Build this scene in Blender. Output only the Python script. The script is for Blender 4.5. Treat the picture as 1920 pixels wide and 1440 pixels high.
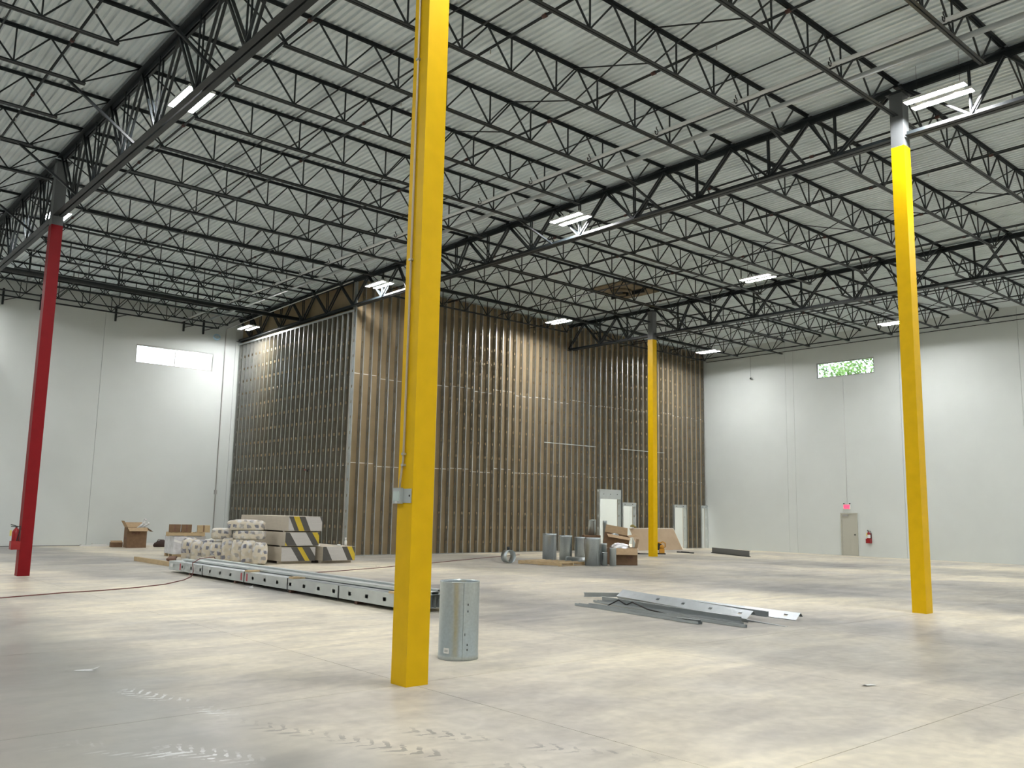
import bpy, bmesh, math, random
from mathutils import Vector, Matrix
random.seed(7)
S = bpy.context.scene
for o in list(bpy.data.objects):
    bpy.data.objects.remove(o)
C = S.collection
PI = math.pi
R = math.radians

# ------------------------------------------------------------------ camera
cam_d = bpy.data.cameras.new('camera')
cam = bpy.data.objects.new('camera', cam_d)
C.objects.link(cam)
cam_d.sensor_width = 36.0
cam_d.lens = 1639.55 / 1920 * 36.0
cam_d.clip_end = 300
yaw, pitch, roll = R(48.835), R(8.257), R(1.0927)
fw = Vector((math.cos(yaw) * math.cos(pitch), math.sin(yaw) * math.cos(pitch), math.sin(pitch)))
rt = Vector((math.sin(yaw), -math.cos(yaw), 0))
up = rt.cross(fw)
r2 = math.cos(roll) * rt + math.sin(roll) * up
u2 = -math.sin(roll) * rt + math.cos(roll) * up
M = Matrix((r2, u2, -fw)).transposed().to_4x4()
M.translation = Vector((0, 0, 1.83))
cam.matrix_world = M
S.camera = cam

# ------------------------------------------------------------------ view + sky
S.view_settings.view_transform = 'Standard'
S.view_settings.look = 'None'
S.view_settings.gamma = 1.0
S.view_settings.use_curve_mapping = False
S.view_settings.exposure = 0.0
SKY = 5.5
LAMP = 230.0
SPOT = 98.0
LAMP_COL = (1.0, 0.985, 0.975)
W = bpy.data.worlds.new('sky')
S.world = W
W.use_nodes = True
bg = W.node_tree.nodes['Background']
bg.inputs['Color'].default_value = (0.83, 0.92, 1.0, 1)
bg.inputs['Strength'].default_value = SKY


# ------------------------------------------------------------------ helpers
class MB:
    """collects polygons; build() links them as one mesh object"""
    def __init__(s):
        s.v = []; s.f = []; s.sm = []; s.mi = []

    def quad(s, *p, sm=False, mi=0):
        n = len(s.v)
        s.v += [tuple(q) for q in p]
        s.f.append(tuple(range(n, n + len(p)))); s.sm.append(sm); s.mi.append(mi)

    def box(s, x0, y0, z0, x1, y1, z1, mi=0):
        n = len(s.v)
        s.v += [(x, y, z) for z in (z0, z1) for y in (y0, y1) for x in (x0, x1)]
        for f in ((0, 2, 3, 1), (4, 5, 7, 6), (0, 1, 5, 4), (2, 6, 7, 3), (0, 4, 6, 2), (1, 3, 7, 5)):
            s.f.append(tuple(n + i for i in f)); s.sm.append(False); s.mi.append(mi)
        return s

    def prism(s, prof, a, b, ref=(0, 0, 1), close=True, caps=True, sm=False, mi=0, ref2=None):
        """extrude a 2D profile from a to b; profile x = side axis, y = up axis"""
        a = Vector(a); b = Vector(b); d = (b - a).normalized()
        r = Vector(ref)
        if abs(d.dot(r)) > .98:
            r = Vector((0, 1, 0)) if abs(d.y) < .9 else Vector((1, 0, 0))
        sx = d.cross(r).normalized(); uy = sx.cross(d)
        n = len(s.v); k = len(prof)
        for q in (a, b):
            s.v += [tuple(q + sx * p[0] + uy * p[1]) for p in prof]
        for i in range(k if close else k - 1):
            j = (i + 1) % k
            s.f.append((n + i, n + j, n + k + j, n + k + i)); s.sm.append(sm); s.mi.append(mi)
        if caps and close:
            s.f.append(tuple(range(n + k - 1, n - 1, -1))); s.sm.append(False); s.mi.append(mi)
            s.f.append(tuple(range(n + k, n + 2 * k))); s.sm.append(False); s.mi.append(mi)
        return s

    def bar(s, a, b, w=.03, h=None, ref=(0, 0, 1), mi=0):
        h = w if h is None else h
        return s.prism([(-w / 2, -h / 2), (w / 2, -h / 2), (w / 2, h / 2), (-w / 2, h / 2)], a, b, ref, mi=mi)

    def rod(s, a, b, r=.02, n=8, mi=0, caps=True):
        return s.prism([(r * math.cos(2 * PI * i / n), r * math.sin(2 * PI * i / n)) for i in range(n)], a, b, sm=True, mi=mi, caps=caps)

    def tube(s, pts, r=.01, n=6, mi=0):
        pts = [Vector(p) for p in pts]; base = len(s.v)
        for i, p in enumerate(pts):
            d = (pts[min(i + 1, len(pts) - 1)] - pts[max(i - 1, 0)]).normalized()
            ref = Vector((0, 0, 1)) if abs(d.z) < .9 else Vector((1, 0, 0))
            sx = d.cross(ref).normalized(); uy = sx.cross(d)
            s.v += [tuple(p + sx * r * math.cos(2 * PI * j / n) + uy * r * math.sin(2 * PI * j / n)) for j in range(n)]
        for i in range(len(pts) - 1):
            for j in range(n):
                k = (j + 1) % n
                s.f.append((base + i * n + j, base + i * n + k, base + (i + 1) * n + k, base + (i + 1) * n + j)); s.sm.append(True); s.mi.append(mi)
        s.f.append(tuple(base + j for j in range(n - 1, -1, -1))); s.sm.append(False); s.mi.append(mi)
        e = base + (len(pts) - 1) * n
        s.f.append(tuple(e + j for j in range(n))); s.sm.append(False); s.mi.append(mi)
        return s

    def lathe(s, prof, n=24, cx=0, cy=0, closed=False, mi=0):
        """prof = [(r, z)...] revolved about z"""
        base = len(s.v)
        for r, z in prof:
            s.v += [(cx + r * math.cos(2 * PI * j / n), cy + r * math.sin(2 * PI * j / n), z) for j in range(n)]
        m = len(prof)
        for i in range(m if closed else m - 1):
            i2 = (i + 1) % m
            for j in range(n):
                k = (j + 1) % n
                s.f.append((base + i * n + j, base + i * n + k, base + i2 * n + k, base + i2 * n + j)); s.sm.append(True); s.mi.append(mi)
        return s

    def mesh(s, name, mats):
        me = bpy.data.meshes.new(name)
        me.from_pydata(s.v, [], s.f)
        me.polygons.foreach_set('use_smooth', s.sm)
        if not isinstance(mats, (list, tuple)):
            mats = [mats]
        for m in mats:
            me.materials.append(m)
        if any(s.mi):
            me.polygons.foreach_set('material_index', s.mi)
        me.update()
        return me

    def build(s, name, mats, parent=None, loc=None):
        o = bpy.data.objects.new(name, s.mesh(name, mats))
        C.objects.link(o)
        if parent is not None:
            o.parent = parent
        if loc is not None:
            o.location = loc
        return o


def fixn(o):
    bm = bmesh.new(); bm.from_mesh(o.data)
    bmesh.ops.recalc_face_normals(bm, faces=bm.faces)
    bm.to_mesh(o.data); bm.free()
    return o


def inst(name, me, parent=None, mat4=None, loc=None):
    o = bpy.data.objects.new(name, me)
    C.objects.link(o)
    if parent is not None:
        o.parent = parent
    if mat4 is not None:
        o.matrix_local = mat4
    if loc is not None:
        o.location = loc
    return o


def tag(o, label, cat, group=None, kind=None):
    o['label'] = label; o['category'] = cat
    if group: o['group'] = group
    if kind: o['kind'] = kind
    return o


def thing(name, label, cat, loc=(0, 0, 0), rz=0, group=None):
    o = bpy.data.objects.new(name, None)
    o.empty_display_size = .1
    C.objects.link(o)
    o.location = loc; o.rotation_euler = (0, 0, rz)
    return tag(o, label, cat, group)


def copy_tree(o, loc, rz=None, label=None):
    r = o.copy(); C.objects.link(r); r.location = loc
    if rz is not None: r.rotation_euler = (0, 0, rz)
    if label: r['label'] = label
    for ch in list(o.children):
        c = ch.copy(); C.objects.link(c); c.parent = r
        for g in list(ch.children):
            d = g.copy(); C.objects.link(d); d.parent = c
    return r


def structure(o, label=None):
    o['kind'] = 'structure'
    if label: o['label'] = label
    return o


ORD = ['first', 'second', 'third', 'fourth', 'fifth', 'sixth', 'seventh', 'eighth', 'ninth', 'tenth', 'eleventh', 'twelfth', 'thirteenth',
       'fourteenth', 'fifteenth', 'sixteenth', 'seventeenth', 'eighteenth', 'nineteenth', 'twentieth', 'twenty-first', 'twenty-second']


# ------------------------------------------------------------------ materials
def mat(name, col, rough=.5, metal=0.0, spec=.5, noise=0.0, nscale=8.0, bump=0.0, bscale=60.0, rnoise=0.0):
    m = bpy.data.materials.new(name); m.use_nodes = True
    t = m.node_tree; n = t.nodes; l = t.links
    b = n['Principled BSDF']
    b.inputs['Base Color'].default_value = (*col, 1)
    b.inputs['Roughness'].default_value = rough
    b.inputs['Metallic'].default_value = metal
    b.inputs['Specular IOR Level'].default_value = spec
    geo = n.new('ShaderNodeNewGeometry')
    if noise or rnoise:
        tx = n.new('ShaderNodeTexNoise'); tx.inputs['Scale'].default_value = nscale; tx.inputs['Detail'].default_value = 5
        l.new(geo.outputs['Position'], tx.inputs['Vector'])
        if noise:
            mr = n.new('ShaderNodeMapRange')
            mr.inputs[1].default_value = .3; mr.inputs[2].default_value = .7
            mr.inputs[3].default_value = 1 - noise; mr.inputs[4].default_value = 1 + noise
            l.new(tx.outputs['Fac'], mr.inputs[0])
            mx = n.new('ShaderNodeVectorMath'); mx.operation = 'SCALE'
            mx.inputs[0].default_value = col
            l.new(mr.outputs[0], mx.inputs['Scale'])
            l.new(mx.outputs[0], b.inputs['Base Color'])
        if rnoise:
            m2 = n.new('ShaderNodeMapRange')
            m2.inputs[1].default_value = .3; m2.inputs[2].default_value = .7
            m2.inputs[3].default_value = max(.05, rough - rnoise); m2.inputs[4].default_value = min(1, rough + rnoise)
            l.new(tx.outputs['Fac'], m2.inputs[0]); l.new(m2.outputs[0], b.inputs['Roughness'])
    if bump:
        tb = n.new('ShaderNodeTexNoise'); tb.inputs['Scale'].default_value = bscale; tb.inputs['Detail'].default_value = 3
        l.new(geo.outputs['Position'], tb.inputs['Vector'])
        bp = n.new('ShaderNodeBump'); bp.inputs['Strength'].default_value = bump; bp.inputs['Distance'].default_value = .01
        l.new(tb.outputs['Fac'], bp.inputs['Height']); l.new(bp.outputs[0], b.inputs['Normal'])
    return m


def emit(name, col, s):
    m = bpy.data.materials.new(name); m.use_nodes = True
    b = m.node_tree.nodes['Principled BSDF']
    b.inputs['Base Color'].default_value = (*col, 1)
    b.inputs['Emission Color'].default_value = (*col, 1)
    b.inputs['Emission Strength'].default_value = s
    return m


M_wall = mat('white_wall_paint', (.69, .735, .72), .6, noise=.025, nscale=.7, bump=.05, bscale=40)
M_deck = mat('roof_deck_paint', (.74, .81, .83), .55, noise=.08, nscale=1.3)
M_steel = mat('dark_primer_steel', (.014, .019, .022), .48, spec=.45, noise=.3, nscale=3)
M_greypaint = mat('grey_column_paint', (.13, .14, .145), .5)
M_yellow = mat('yellow_safety_paint', (.82, .51, .003), .42, spec=.2, noise=.04, nscale=5, bump=.04, bscale=70)
M_red = mat('red_safety_paint', (.235, .009, .013), .5, spec=.15, noise=.05, nscale=5)
M_redbright = mat('extinguisher_red', (.30, .010, .013), .35)
M_galv = mat('galvanized_steel', (.47, .49, .50), .36, metal=.85, noise=.14, nscale=14, rnoise=.10)
M_galvstud = mat('galvanized_stud', (.40, .42, .41), .40, metal=.85, noise=.10, nscale=4)
M_duct = mat('galvanized_duct', (.50, .56, .59), .33, metal=.95, noise=.07, nscale=30, rnoise=.03)
M_bundle = mat('stud_bundle_zinc', (.56, .60, .60), .42, metal=.55, noise=.05, nscale=3)
M_brownpaper = mat('gypsum_back_paper', (.33, .255, .155), .85, spec=.2, noise=.10, nscale=1.2)
M_gyptan = mat('gypsum_face_tan', (.47, .36, .25), .85, spec=.2, noise=.06, nscale=2)
M_gypedge = mat('gypsum_white_edge', (.75, .72, .64), .8)
M_gypface = mat('gypsum_ivory_paper', (.56, .51, .42), .8, noise=.04, nscale=4)
M_card = mat('cardboard', (.22, .14, .085), .85, spec=.2, noise=.10, nscale=9)
M_cardin = mat('cardboard_light', (.47, .34, .21), .85, spec=.2, noise=.08, nscale=9)
M_cardwhite = mat('cardboard_pale', (.66, .58, .47), .85, spec=.2)
M_wood = mat('pine_lumber', (.50, .38, .22), .7, noise=.10, nscale=5)
M_wooddark = mat('dark_lumber', (.17, .09, .06), .8, noise=.3, nscale=12)
M_white = mat('white_plastic', (.80, .81, .80), .4)
M_wrap = mat('stretch_wrap_white', (.62, .63, .66), .25, noise=.16, nscale=6, bump=.4, bscale=9)
M_black = mat('black_matte', (.012, .012, .013), .6)
M_dark = mat('dark_gap', (.05, .048, .045), .9)
M_pipewhite = mat('white_pipe', (.80, .82, .82), .45)
M_pipegrey = mat('grey_pipe', (.42, .45, .46), .45)
M_conduit = mat('emt_conduit', (.55, .55, .54), .35, metal=.6)
M_bluebox = mat('pale_blue_cable', (.45, .68, .85), .5)
M_tool = mat('yellow_tool', (.62, .30, .03), .5)
M_doorpaint = mat('door_putty_paint', (.50, .50, .43), .5)
M_cord = mat('maroon_cord', (.15, .035, .030), .6)
M_coup = mat('coupling_brown', (.075, .03, .024), .55)
M_cloth = mat('brown_bag', (.06, .035, .03), .8)
M_lens = emit('led_lens', LAMP_COL, LAMP)
M_exit = emit('exit_red', (1.0, .03, .10), 3.2)
M_yellowtag = mat('yellow_tag', (.85, .74, .22), .6)
M_foil = mat('foil', (.78, .79, .80), .22, metal=1.0, bump=1.0, bscale=45)
M_leaf = mat('leaf_green', (.12, .22, .035), .5, noise=.5, nscale=1.2)
M_bark = mat('bark', (.16, .11, .07), .9)
M_grass = mat('grass', (.08, .16, .04), .9)
M_sheetgrey = mat('tape_grey', (.085, .083, .078), .7)
M_tapewhite = mat('tape_white', (.55, .54, .53), .6)
M_tapeyellow = mat('tape_yellow', (.62, .46, .03), .6)


def floor_material():
    m = bpy.data.materials.new('polished_concrete'); m.use_nodes = True
    t = m.node_tree; n = t.nodes; l = t.links; b = n['Principled BSDF']
    geo = n.new('ShaderNodeNewGeometry')

    def noise(scale, detail=6, dist=0.0, mapv=None):
        tx = n.new('ShaderNodeTexNoise')
        tx.inputs['Scale'].default_value = scale; tx.inputs['Detail'].default_value = detail; tx.inputs['Distortion'].default_value = dist
        if mapv:
            mp = n.new('ShaderNodeMapping'); mp.inputs['Scale'].default_value = mapv[0]; mp.inputs['Rotation'].default_value = mapv[1]
            l.new(geo.outputs['Position'], mp.inputs['Vector']); l.new(mp.outputs[0], tx.inputs['Vector'])
        else:
            l.new(geo.outputs['Position'], tx.inputs['Vector'])
        return tx.outputs['Fac']

    def ramp(fac, stops):
        r = n.new('ShaderNodeValToRGB')
        for i, (p, c) in enumerate(stops):
            e = r.color_ramp.elements[i] if i < 2 else r.color_ramp.elements.new(p)
            e.position = p; e.color = (*c, 1)
        l.new(fac, r.inputs[0]); return r.outputs[0]

    def mixc(fac, a, c2, mode='MIX'):
        x = n.new('ShaderNodeMix'); x.data_type = 'RGBA'; x.blend_type = mode
        if isinstance(fac, float): x.inputs[0].default_value = fac
        else: l.new(fac, x.inputs[0])
        for sck, v in ((x.inputs[6], a), (x.inputs[7], c2)):
            if isinstance(v, tuple): sck.default_value = (*v, 1)
            else: l.new(v, sck)
        return x.outputs[2]

    def math_(op, a, c2=0.0, c3=0.0):
        x = n.new('ShaderNodeMath'); x.operation = op
        for i, v in enumerate((a, c2, c3)):
            if isinstance(v, (int, float)): x.inputs[i].default_value = v
            else: l.new(v, x.inputs[i])
        return x.outputs[0]

    base = ramp(noise(.20, 6, .6), [(.34, (.54, .51, .455)), (.60, (.86, .79, .63))])
    streak = ramp(noise(1.0, 7, 1.2, ((.5, 1.6, 1), (0, 0, .9))), [(.35, (.80, .80, .82)), (.62, (1.03, 1.03, 1.02))])
    fine = ramp(noise(7, 8, .3), [(.30, (.88, .88, .88)), (.7, (1.06, 1.06, 1.06))])
    c = mixc(1.0, base, streak, 'MULTIPLY'); c = mixc(1.0, c, fine, 'MULTIPLY')
    # greyer, smoother worn area near the lower left of the hall
    sep = n.new('ShaderNodeSeparateXYZ'); l.new(geo.outputs['Position'], sep.inputs[0])
    X, Y = sep.outputs[0], sep.outputs[1]
    edge = math_('ADD', X, math_('MULTIPLY', noise(.7, 4), 1.2))
    worn = n.new('ShaderNodeMapRange'); worn.inputs[1].default_value = 4.7; worn.inputs[2].default_value = 3.7
    l.new(edge, worn.inputs[0])
    c = mixc(math_('MULTIPLY', worn.outputs[0], .75), c, (.25, .255, .245))
    # greyer bands alternating with tan strips, with wandering edges
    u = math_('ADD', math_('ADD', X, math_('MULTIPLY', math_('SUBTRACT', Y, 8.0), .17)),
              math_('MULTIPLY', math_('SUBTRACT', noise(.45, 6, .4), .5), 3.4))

    def grey_band(a, b_, soft):
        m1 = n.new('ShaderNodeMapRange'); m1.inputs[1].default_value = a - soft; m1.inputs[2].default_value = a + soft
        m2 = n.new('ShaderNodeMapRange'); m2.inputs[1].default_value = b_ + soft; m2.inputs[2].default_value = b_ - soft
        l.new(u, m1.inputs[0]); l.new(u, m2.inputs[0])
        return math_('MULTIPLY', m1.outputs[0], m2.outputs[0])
    grey_bands = math_('MAXIMUM', math_('MAXIMUM', grey_band(9.8, 14.9, .5), grey_band(19.6, 27.2, .8)), grey_band(31.6, 35.4, .8))
    c = mixc(math_('MULTIPLY', grey_bands, .85), c, mixc(1.0, c, (.58, .60, .65), 'MULTIPLY'))
    # dark tyre marks and painted pale reflections: bands along lines, broken into chevrons

    def track(x0, y0, ang, width, freq, length):
        dx = math_('SUBTRACT', X, x0); dy = math_('SUBTRACT', Y, y0)
        ca, sa = math.cos(ang), math.sin(ang)
        al = math_('ADD', math_('MULTIPLY', dx, ca), math_('MULTIPLY', dy, sa))
        ac = math_('ABSOLUTE', math_('ADD', math_('MULTIPLY', dx, -sa), math_('MULTIPLY', dy, ca)))
        band = n.new('ShaderNodeMapRange'); band.inputs[1].default_value = width; band.inputs[2].default_value = width * .55
        l.new(ac, band.inputs[0])
        ln = n.new('ShaderNodeMapRange'); ln.inputs[1].default_value = length; ln.inputs[2].default_value = length * .7
        l.new(math_('ABSOLUTE', al), ln.inputs[0])
        w = math_('SINE', math_('ADD', math_('MULTIPLY', al, freq), math_('MULTIPLY', ac, freq * .9)))
        w = math_('GREATER_THAN', math_('ADD', w, math_('MULTIPLY', math_('SUBTRACT', noise(11, 4, 1.0), .5), 5.0)), .55)
        brk = n.new('ShaderNodeMapRange'); brk.inputs[1].default_value = .42; brk.inputs[2].default_value = .58
        l.new(noise(1.6, 3), brk.inputs[0])
        return math_('MULTIPLY', math_('MULTIPLY', band.outputs[0], ln.outputs[0]), math_('MULTIPLY', w, brk.outputs[0]))
    tr = math_('MAXIMUM', track(4.1, 5.7, R(-68), .16, 42, 2.2), track(5.1, 5.0, R(-62), .14, 40, 2.0))
    c = mixc(math_('MULTIPLY', tr, .55), c, (.13, .125, .12))
    pale = math_('MAXIMUM', track(3.3, 8.5, R(-75), .15, 52, .95), math_('MAXIMUM', track(2.35, 7.15, R(-50), .20, 60, .6), track(2.75, 6.75, R(-62), .16, 58, .7)))
    c = mixc(math_('MULTIPLY', pale, .8), c, (.78, .80, .80))  # reflections on the shiny tracks, put into the colour as pale blobs
    l.new(c, b.inputs['Base Color'])
    rg = n.new('ShaderNodeMapRange'); rg.inputs[1].default_value = .35; rg.inputs[2].default_value = .65
    rg.inputs[3].default_value = .37; rg.inputs[4].default_value = .55
    l.new(noise(.9, 6, .5), rg.inputs[0])
    rr = math_('MAXIMUM', math_('SUBTRACT', rg.outputs[0], math_('MULTIPLY', worn.outputs[0], .14)), .29)
    l.new(rr, b.inputs['Roughness'])
    b.inputs['Specular IOR Level'].default_value = .36
    bp = n.new('ShaderNodeBump'); bp.inputs['Strength'].default_value = .10; bp.inputs['Distance'].default_value = .02
    l.new(noise(3.0, 5), bp.inputs['Height']); l.new(bp.outputs[0], b.inputs['Normal'])
    return m


def bag_material():
    """cream fibre seen through white film with dark blue printed label blocks"""
    m = bpy.data.materials.new('insulation_bag_film'); m.use_nodes = True
    t = m.node_tree; n = t.nodes; l = t.links; b = n['Principled BSDF']
    tc = n.new('ShaderNodeTexCoord')
    mp = n.new('ShaderNodeMapping'); mp.inputs['Rotation'].default_value = (R(90), 0, 0)
    l.new(tc.outputs['Object'], mp.inputs['Vector'])
    oi = n.new('ShaderNodeObjectInfo')
    ad = n.new('ShaderNodeVectorMath'); ad.operation = 'ADD'
    l.new(mp.outputs[0], ad.inputs[0]); l.new(oi.outputs['Random'], ad.inputs[1])
    wn = n.new('ShaderNodeTexNoise'); wn.inputs['Scale'].default_value = 2.6; wn.inputs['Detail'].default_value = 2
    l.new(tc.outputs['Object'], wn.inputs['Vector'])
    ws = n.new('ShaderNodeVectorMath'); ws.operation = 'SCALE'; ws.inputs['Scale'].default_value = .34
    l.new(wn.outputs['Color'], ws.inputs[0])
    a2 = n.new('ShaderNodeVectorMath'); a2.operation = 'ADD'
    l.new(ad.outputs[0], a2.inputs[0]); l.new(ws.outputs[0], a2.inputs[1])
    br = n.new('ShaderNodeTexBrick')
    br.inputs['Color1'].default_value = (.055, .075, .16, 1); br.inputs['Color2'].default_value = (.60, .55, .44, 1)
    br.inputs['Mortar'].default_value = (.66, .60, .48, 1)
    br.inputs['Scale'].default_value = 1.0; br.inputs['Mortar Size'].default_value = .055
    br.inputs['Brick Width'].default_value = .23; br.inputs['Row Height'].default_value = .215; br.inputs['Bias'].default_value = .12
    l.new(a2.outputs[0], br.inputs['Vector'])
    ns = n.new('ShaderNodeTexNoise'); ns.inputs['Scale'].default_value = 6; ns.inputs['Detail'].default_value = 6
    l.new(tc.outputs['Object'], ns.inputs['Vector'])
    rp = n.new('ShaderNodeMapRange'); rp.inputs[1].default_value = .50; rp.inputs[2].default_value = .66
    rp.inputs[4].default_value = .8
    l.new(ns.outputs['Fac'], rp.inputs[0])
    mx = n.new('ShaderNodeMix'); mx.data_type = 'RGBA'
    l.new(rp.outputs[0], mx.inputs[0]); l.new(br.outputs['Color'], mx.inputs[6]); mx.inputs[7].default_value = (.70, .71, .74, 1)
    l.new(mx.outputs[2], b.inputs['Base Color'])
    b.inputs['Roughness'].default_value = .32
    bp = n.new('ShaderNodeBump'); bp.inputs['Strength'].default_value = .6; bp.inputs['Distance'].default_value = .03
    l.new(ns.outputs['Fac'], bp.inputs['Height']); l.new(bp.outputs[0], b.inputs['Normal'])
    return m


def glass_material():
    m = bpy.data.materials.new('window_glass'); m.use_nodes = True
    t = m.node_tree; n = t.nodes; l = t.links
    n.remove(n['Principled BSDF'])
    tr = n.new('ShaderNodeBsdfTransparent'); tr.inputs[0].default_value = (.93, .95, .95, 1)
    gl = n.new('ShaderNodeBsdfGlossy'); gl.inputs['Roughness'].default_value = .02
    fr = n.new('ShaderNodeFresnel'); mx = n.new('ShaderNodeMixShader')
    l.new(fr.outputs[0], mx.inputs[0]); l.new(tr.outputs[0], mx.inputs[1]); l.new(gl.outputs[0], mx.inputs[2])
    l.new(mx.outputs[0], n['Material Output'].inputs[0])
    return m


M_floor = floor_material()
M_bag = bag_material()
M_glass = glass_material()

# ------------------------------------------------------------------ key dimensions (metres)
XL, XR = -12.0, 40.75          # hall extents along the joists
YB, YL = -9.0, 40.82           # hall extents along the girders
DECK = 11.05                   # underside of roof deck
XG = [-6.642, 5.55, 17.742, 29.934]
YC = [-8.97, 7.906, 24.782, 41.657]
SP = 16.876 / 8                # joist spacing
YJ = 29.80                     # front of the stud wall facing the camera
XS = 17.74                     # front of the stud wall to the left

# ------------------------------------------------------------------ floor
fl = MB().box(XL, YB, -.20, XR, YL, -.02).build('floor', M_dark)
structure(fl, 'grey and tan polished concrete slab floor')
xs = [XL + .0]
x = 5.55 - 4.064 * 4
while x < XR:
    if x > XL + .5: xs.append(x)
    x += 4.064
xs.append(XR)
ys = [YB]
y = 7.906 - 4.219 * 4
while y < YL:
    if y > YB + .5: ys.append(y)
    y += 4.219
ys.append(YL)
g = .007
cache = {}
for i in range(len(xs) - 1):
    for j in range(len(ys) - 1):
        w, d = round(xs[i + 1] - xs[i] - g, 4), round(ys[j + 1] - ys[j] - g, 4)
        if (w, d) not in cache:
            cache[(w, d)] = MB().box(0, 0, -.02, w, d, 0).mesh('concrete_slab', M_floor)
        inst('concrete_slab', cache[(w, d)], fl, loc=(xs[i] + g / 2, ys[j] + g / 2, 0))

# ------------------------------------------------------------------ walls
def wall_panels(name, along, const, thick, cuts, hole=None, z1=11.25, z0=-.2):
    """tilt-up wall made of panels; along = 'x' or 'y'; const = inner face; hole = (a0, a1, z0, z1)"""
    back = MB()

    def bx(mb, a0, a1, b0, b1, za, zb):
        if along == 'x': mb.box(a0, min(b0, b1), za, a1, max(b0, b1), zb)
        else: mb.box(min(b0, b1), a0, za, max(b0, b1), a1, zb)
    lo, hi = cuts[0], cuts[-1]
    s1 = const + thick * .35; s2 = const + thick

    def holed(mb, a0, a1, b0, b1, za, zb):
        if hole and hole[0] >= a0 - 1e-4 and hole[1] <= a1 + 1e-4:
            bx(mb, a0, hole[0], b0, b1, za, zb); bx(mb, hole[1], a1, b0, b1, za, zb)
            bx(mb, hole[0], hole[1], b0, b1, za, hole[2]); bx(mb, hole[0], hole[1], b0, b1, hole[3], zb)
        else:
            bx(mb, a0, a1, b0, b1, za, zb)
    holed(back, lo, hi, s1, s2, z0, z1)
    w = structure(back.build(name, M_wall))
    for a0, a1 in zip(cuts[:-1], cuts[1:]):
        p = MB(); holed(p, a0 + .006, a1 - .006, const, s1, 0, z1)
        p.build('concrete_panel', M_wall, w)
    return w


wl = wall_panels('wall_left', 'x', YL, .24, [XL, -6.8, -.7, 5.4, 11.5, 17.6, 23.5, 29.4, 35.2, XR + .24], (12.92, 16.51, 8.19, 9.05))
structure(MB().box(XL, YL - .012, .0005, XS - .05, YL - .001, .022).build('baseboard_left', M_dark), 'thin dark joint along the foot of the left wall')
wl['label'] = 'tall white painted concrete panel wall with a long window'
wr = wall_panels('wall_right', 'y', XR, .24, [YB, -3.5, 2.2, 7.8, 13.5, 18.72, 24.3, 24.76, 30.2, 35.5, YL], (19.95, 22.97, 8.79, 9.585))
wr['label'] = 'white painted concrete panel wall with exit door'
structure(MB().box(XL - .2, YB, -.2, XL, YL + .24, 11.25).build('wall_back', M_wall), 'white painted side wall behind the camera')
structure(MB().box(XL - .2, YB - .2, -.2, XR + .24, YB, 11.25).build('wall_front', M_wall), 'white painted end wall behind the camera')


def window(name, along, const, a0, a1, z0, z1, n, label):
    fr = MB(); t = .05

    def bx(mb, p0, p1, q0, q1, za, zb):
        if along == 'x': mb.box(p0, q0, za, p1, q1, zb)
        else: mb.box(q0, p0, za, q1, p1, zb)
    c0, c1 = const + .05, const + .13
    bx(fr, a0, a1, c0, c1, z0, z0 + t); bx(fr, a0, a1, c0, c1, z1 - t, z1)
    bx(fr, a0, a0 + t, c0, c1, z0 + t, z1 - t); bx(fr, a1 - t, a1, c0, c1, z0 + t, z1 - t)
    w = structure(fr.build(name, M_conduit), label)
    st = (a1 - a0) / n
    for i in range(1, n):
        mu = MB(); bx(mu, a0 + st * i - t / 2, a0 + st * i + t / 2, c0, c1, z0 + t, z1 - t); mu.build('mullion', M_conduit, w)
    for i in range(n):
        p = MB(); bx(p, a0 + st * i + t, a0 + st * (i + 1) - t, const + .085, const + .091, z0 + t, z1 - t)
        p.build('window_pane', M_glass, w)
    return w


window('window_1', 'x', YL, 12.92, 16.51, 8.19, 9.05, 2, 'long two-pane clerestory window glowing white in the left wall')
window('window_2', 'y', XR, 19.95, 22.97, 8.79, 9.585, 1, 'clerestory window showing green treetops in the right wall')

# small sill line under window 2 and its conduit
# exit door
d0, d1, dh = 21.06, 21.92, 2.04
dr = MB().box(XR - .035, d0 + .06, .01, XR - .005, d1 - .06, dh - .05).build('door_1', M_doorpaint)
structure(dr, 'putty grey steel exit door in the right wall')
fm = MB(); fm.box(XR - .06, d0, 0, XR - .001, d0 + .055, dh); fm.box(XR - .06, d1 - .055, 0, XR - .001, d1, dh); fm.box(XR - .06, d0 + .055, dh - .05, XR - .001, d1 - .055, dh)
fm.build('door_frame', M_doorpaint, dr)
MB().rod((XR - .04, d0 + .13, 1.0), (XR - .10, d0 + .13, 1.0), .028).build('door_knob', M_steel, dr)
MB().box(XR - .075, d0 + .45, dh - .16, XR - .036, d0 + .75, dh - .08).build('door_closer', M_conduit, dr)
for z in (.3, 1.0, 1.75):
    MB().rod((XR - .045, d1 - .058, z - .05), (XR - .045, d1 - .058, z + .05), .010).build('hinge', M_conduit, dr)

# ------------------------------------------------------------------ roof deck
roof = MB().box(XL - .2, YB - .2, DECK + .056, XR + .24, YL + .24, DECK + .22).build('ceiling', M_deck)
structure(roof, 'corrugated light grey steel roof deck')
prof = []
for k in range(6):
    b0 = k * .1524
    prof += [(b0, 0), (b0 + .048, 0), (b0 + .056, .008), (b0 + .064, .042), (b0 + .072, .050), (b0 + .128, .050), (b0 + .136, .042), (b0 + .144, .008)]
prof.append((.9144, 0))
sheet = MB()
nn = len(prof)
sheet.v = [(px, YB, pz) for px, pz in prof] + [(px, YL, pz) for px, pz in prof]
for i in range(nn - 1):
    sheet.f.append((i, i + 1, nn + i + 1, nn + i)); sheet.sm.append(False); sheet.mi.append(0)
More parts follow.
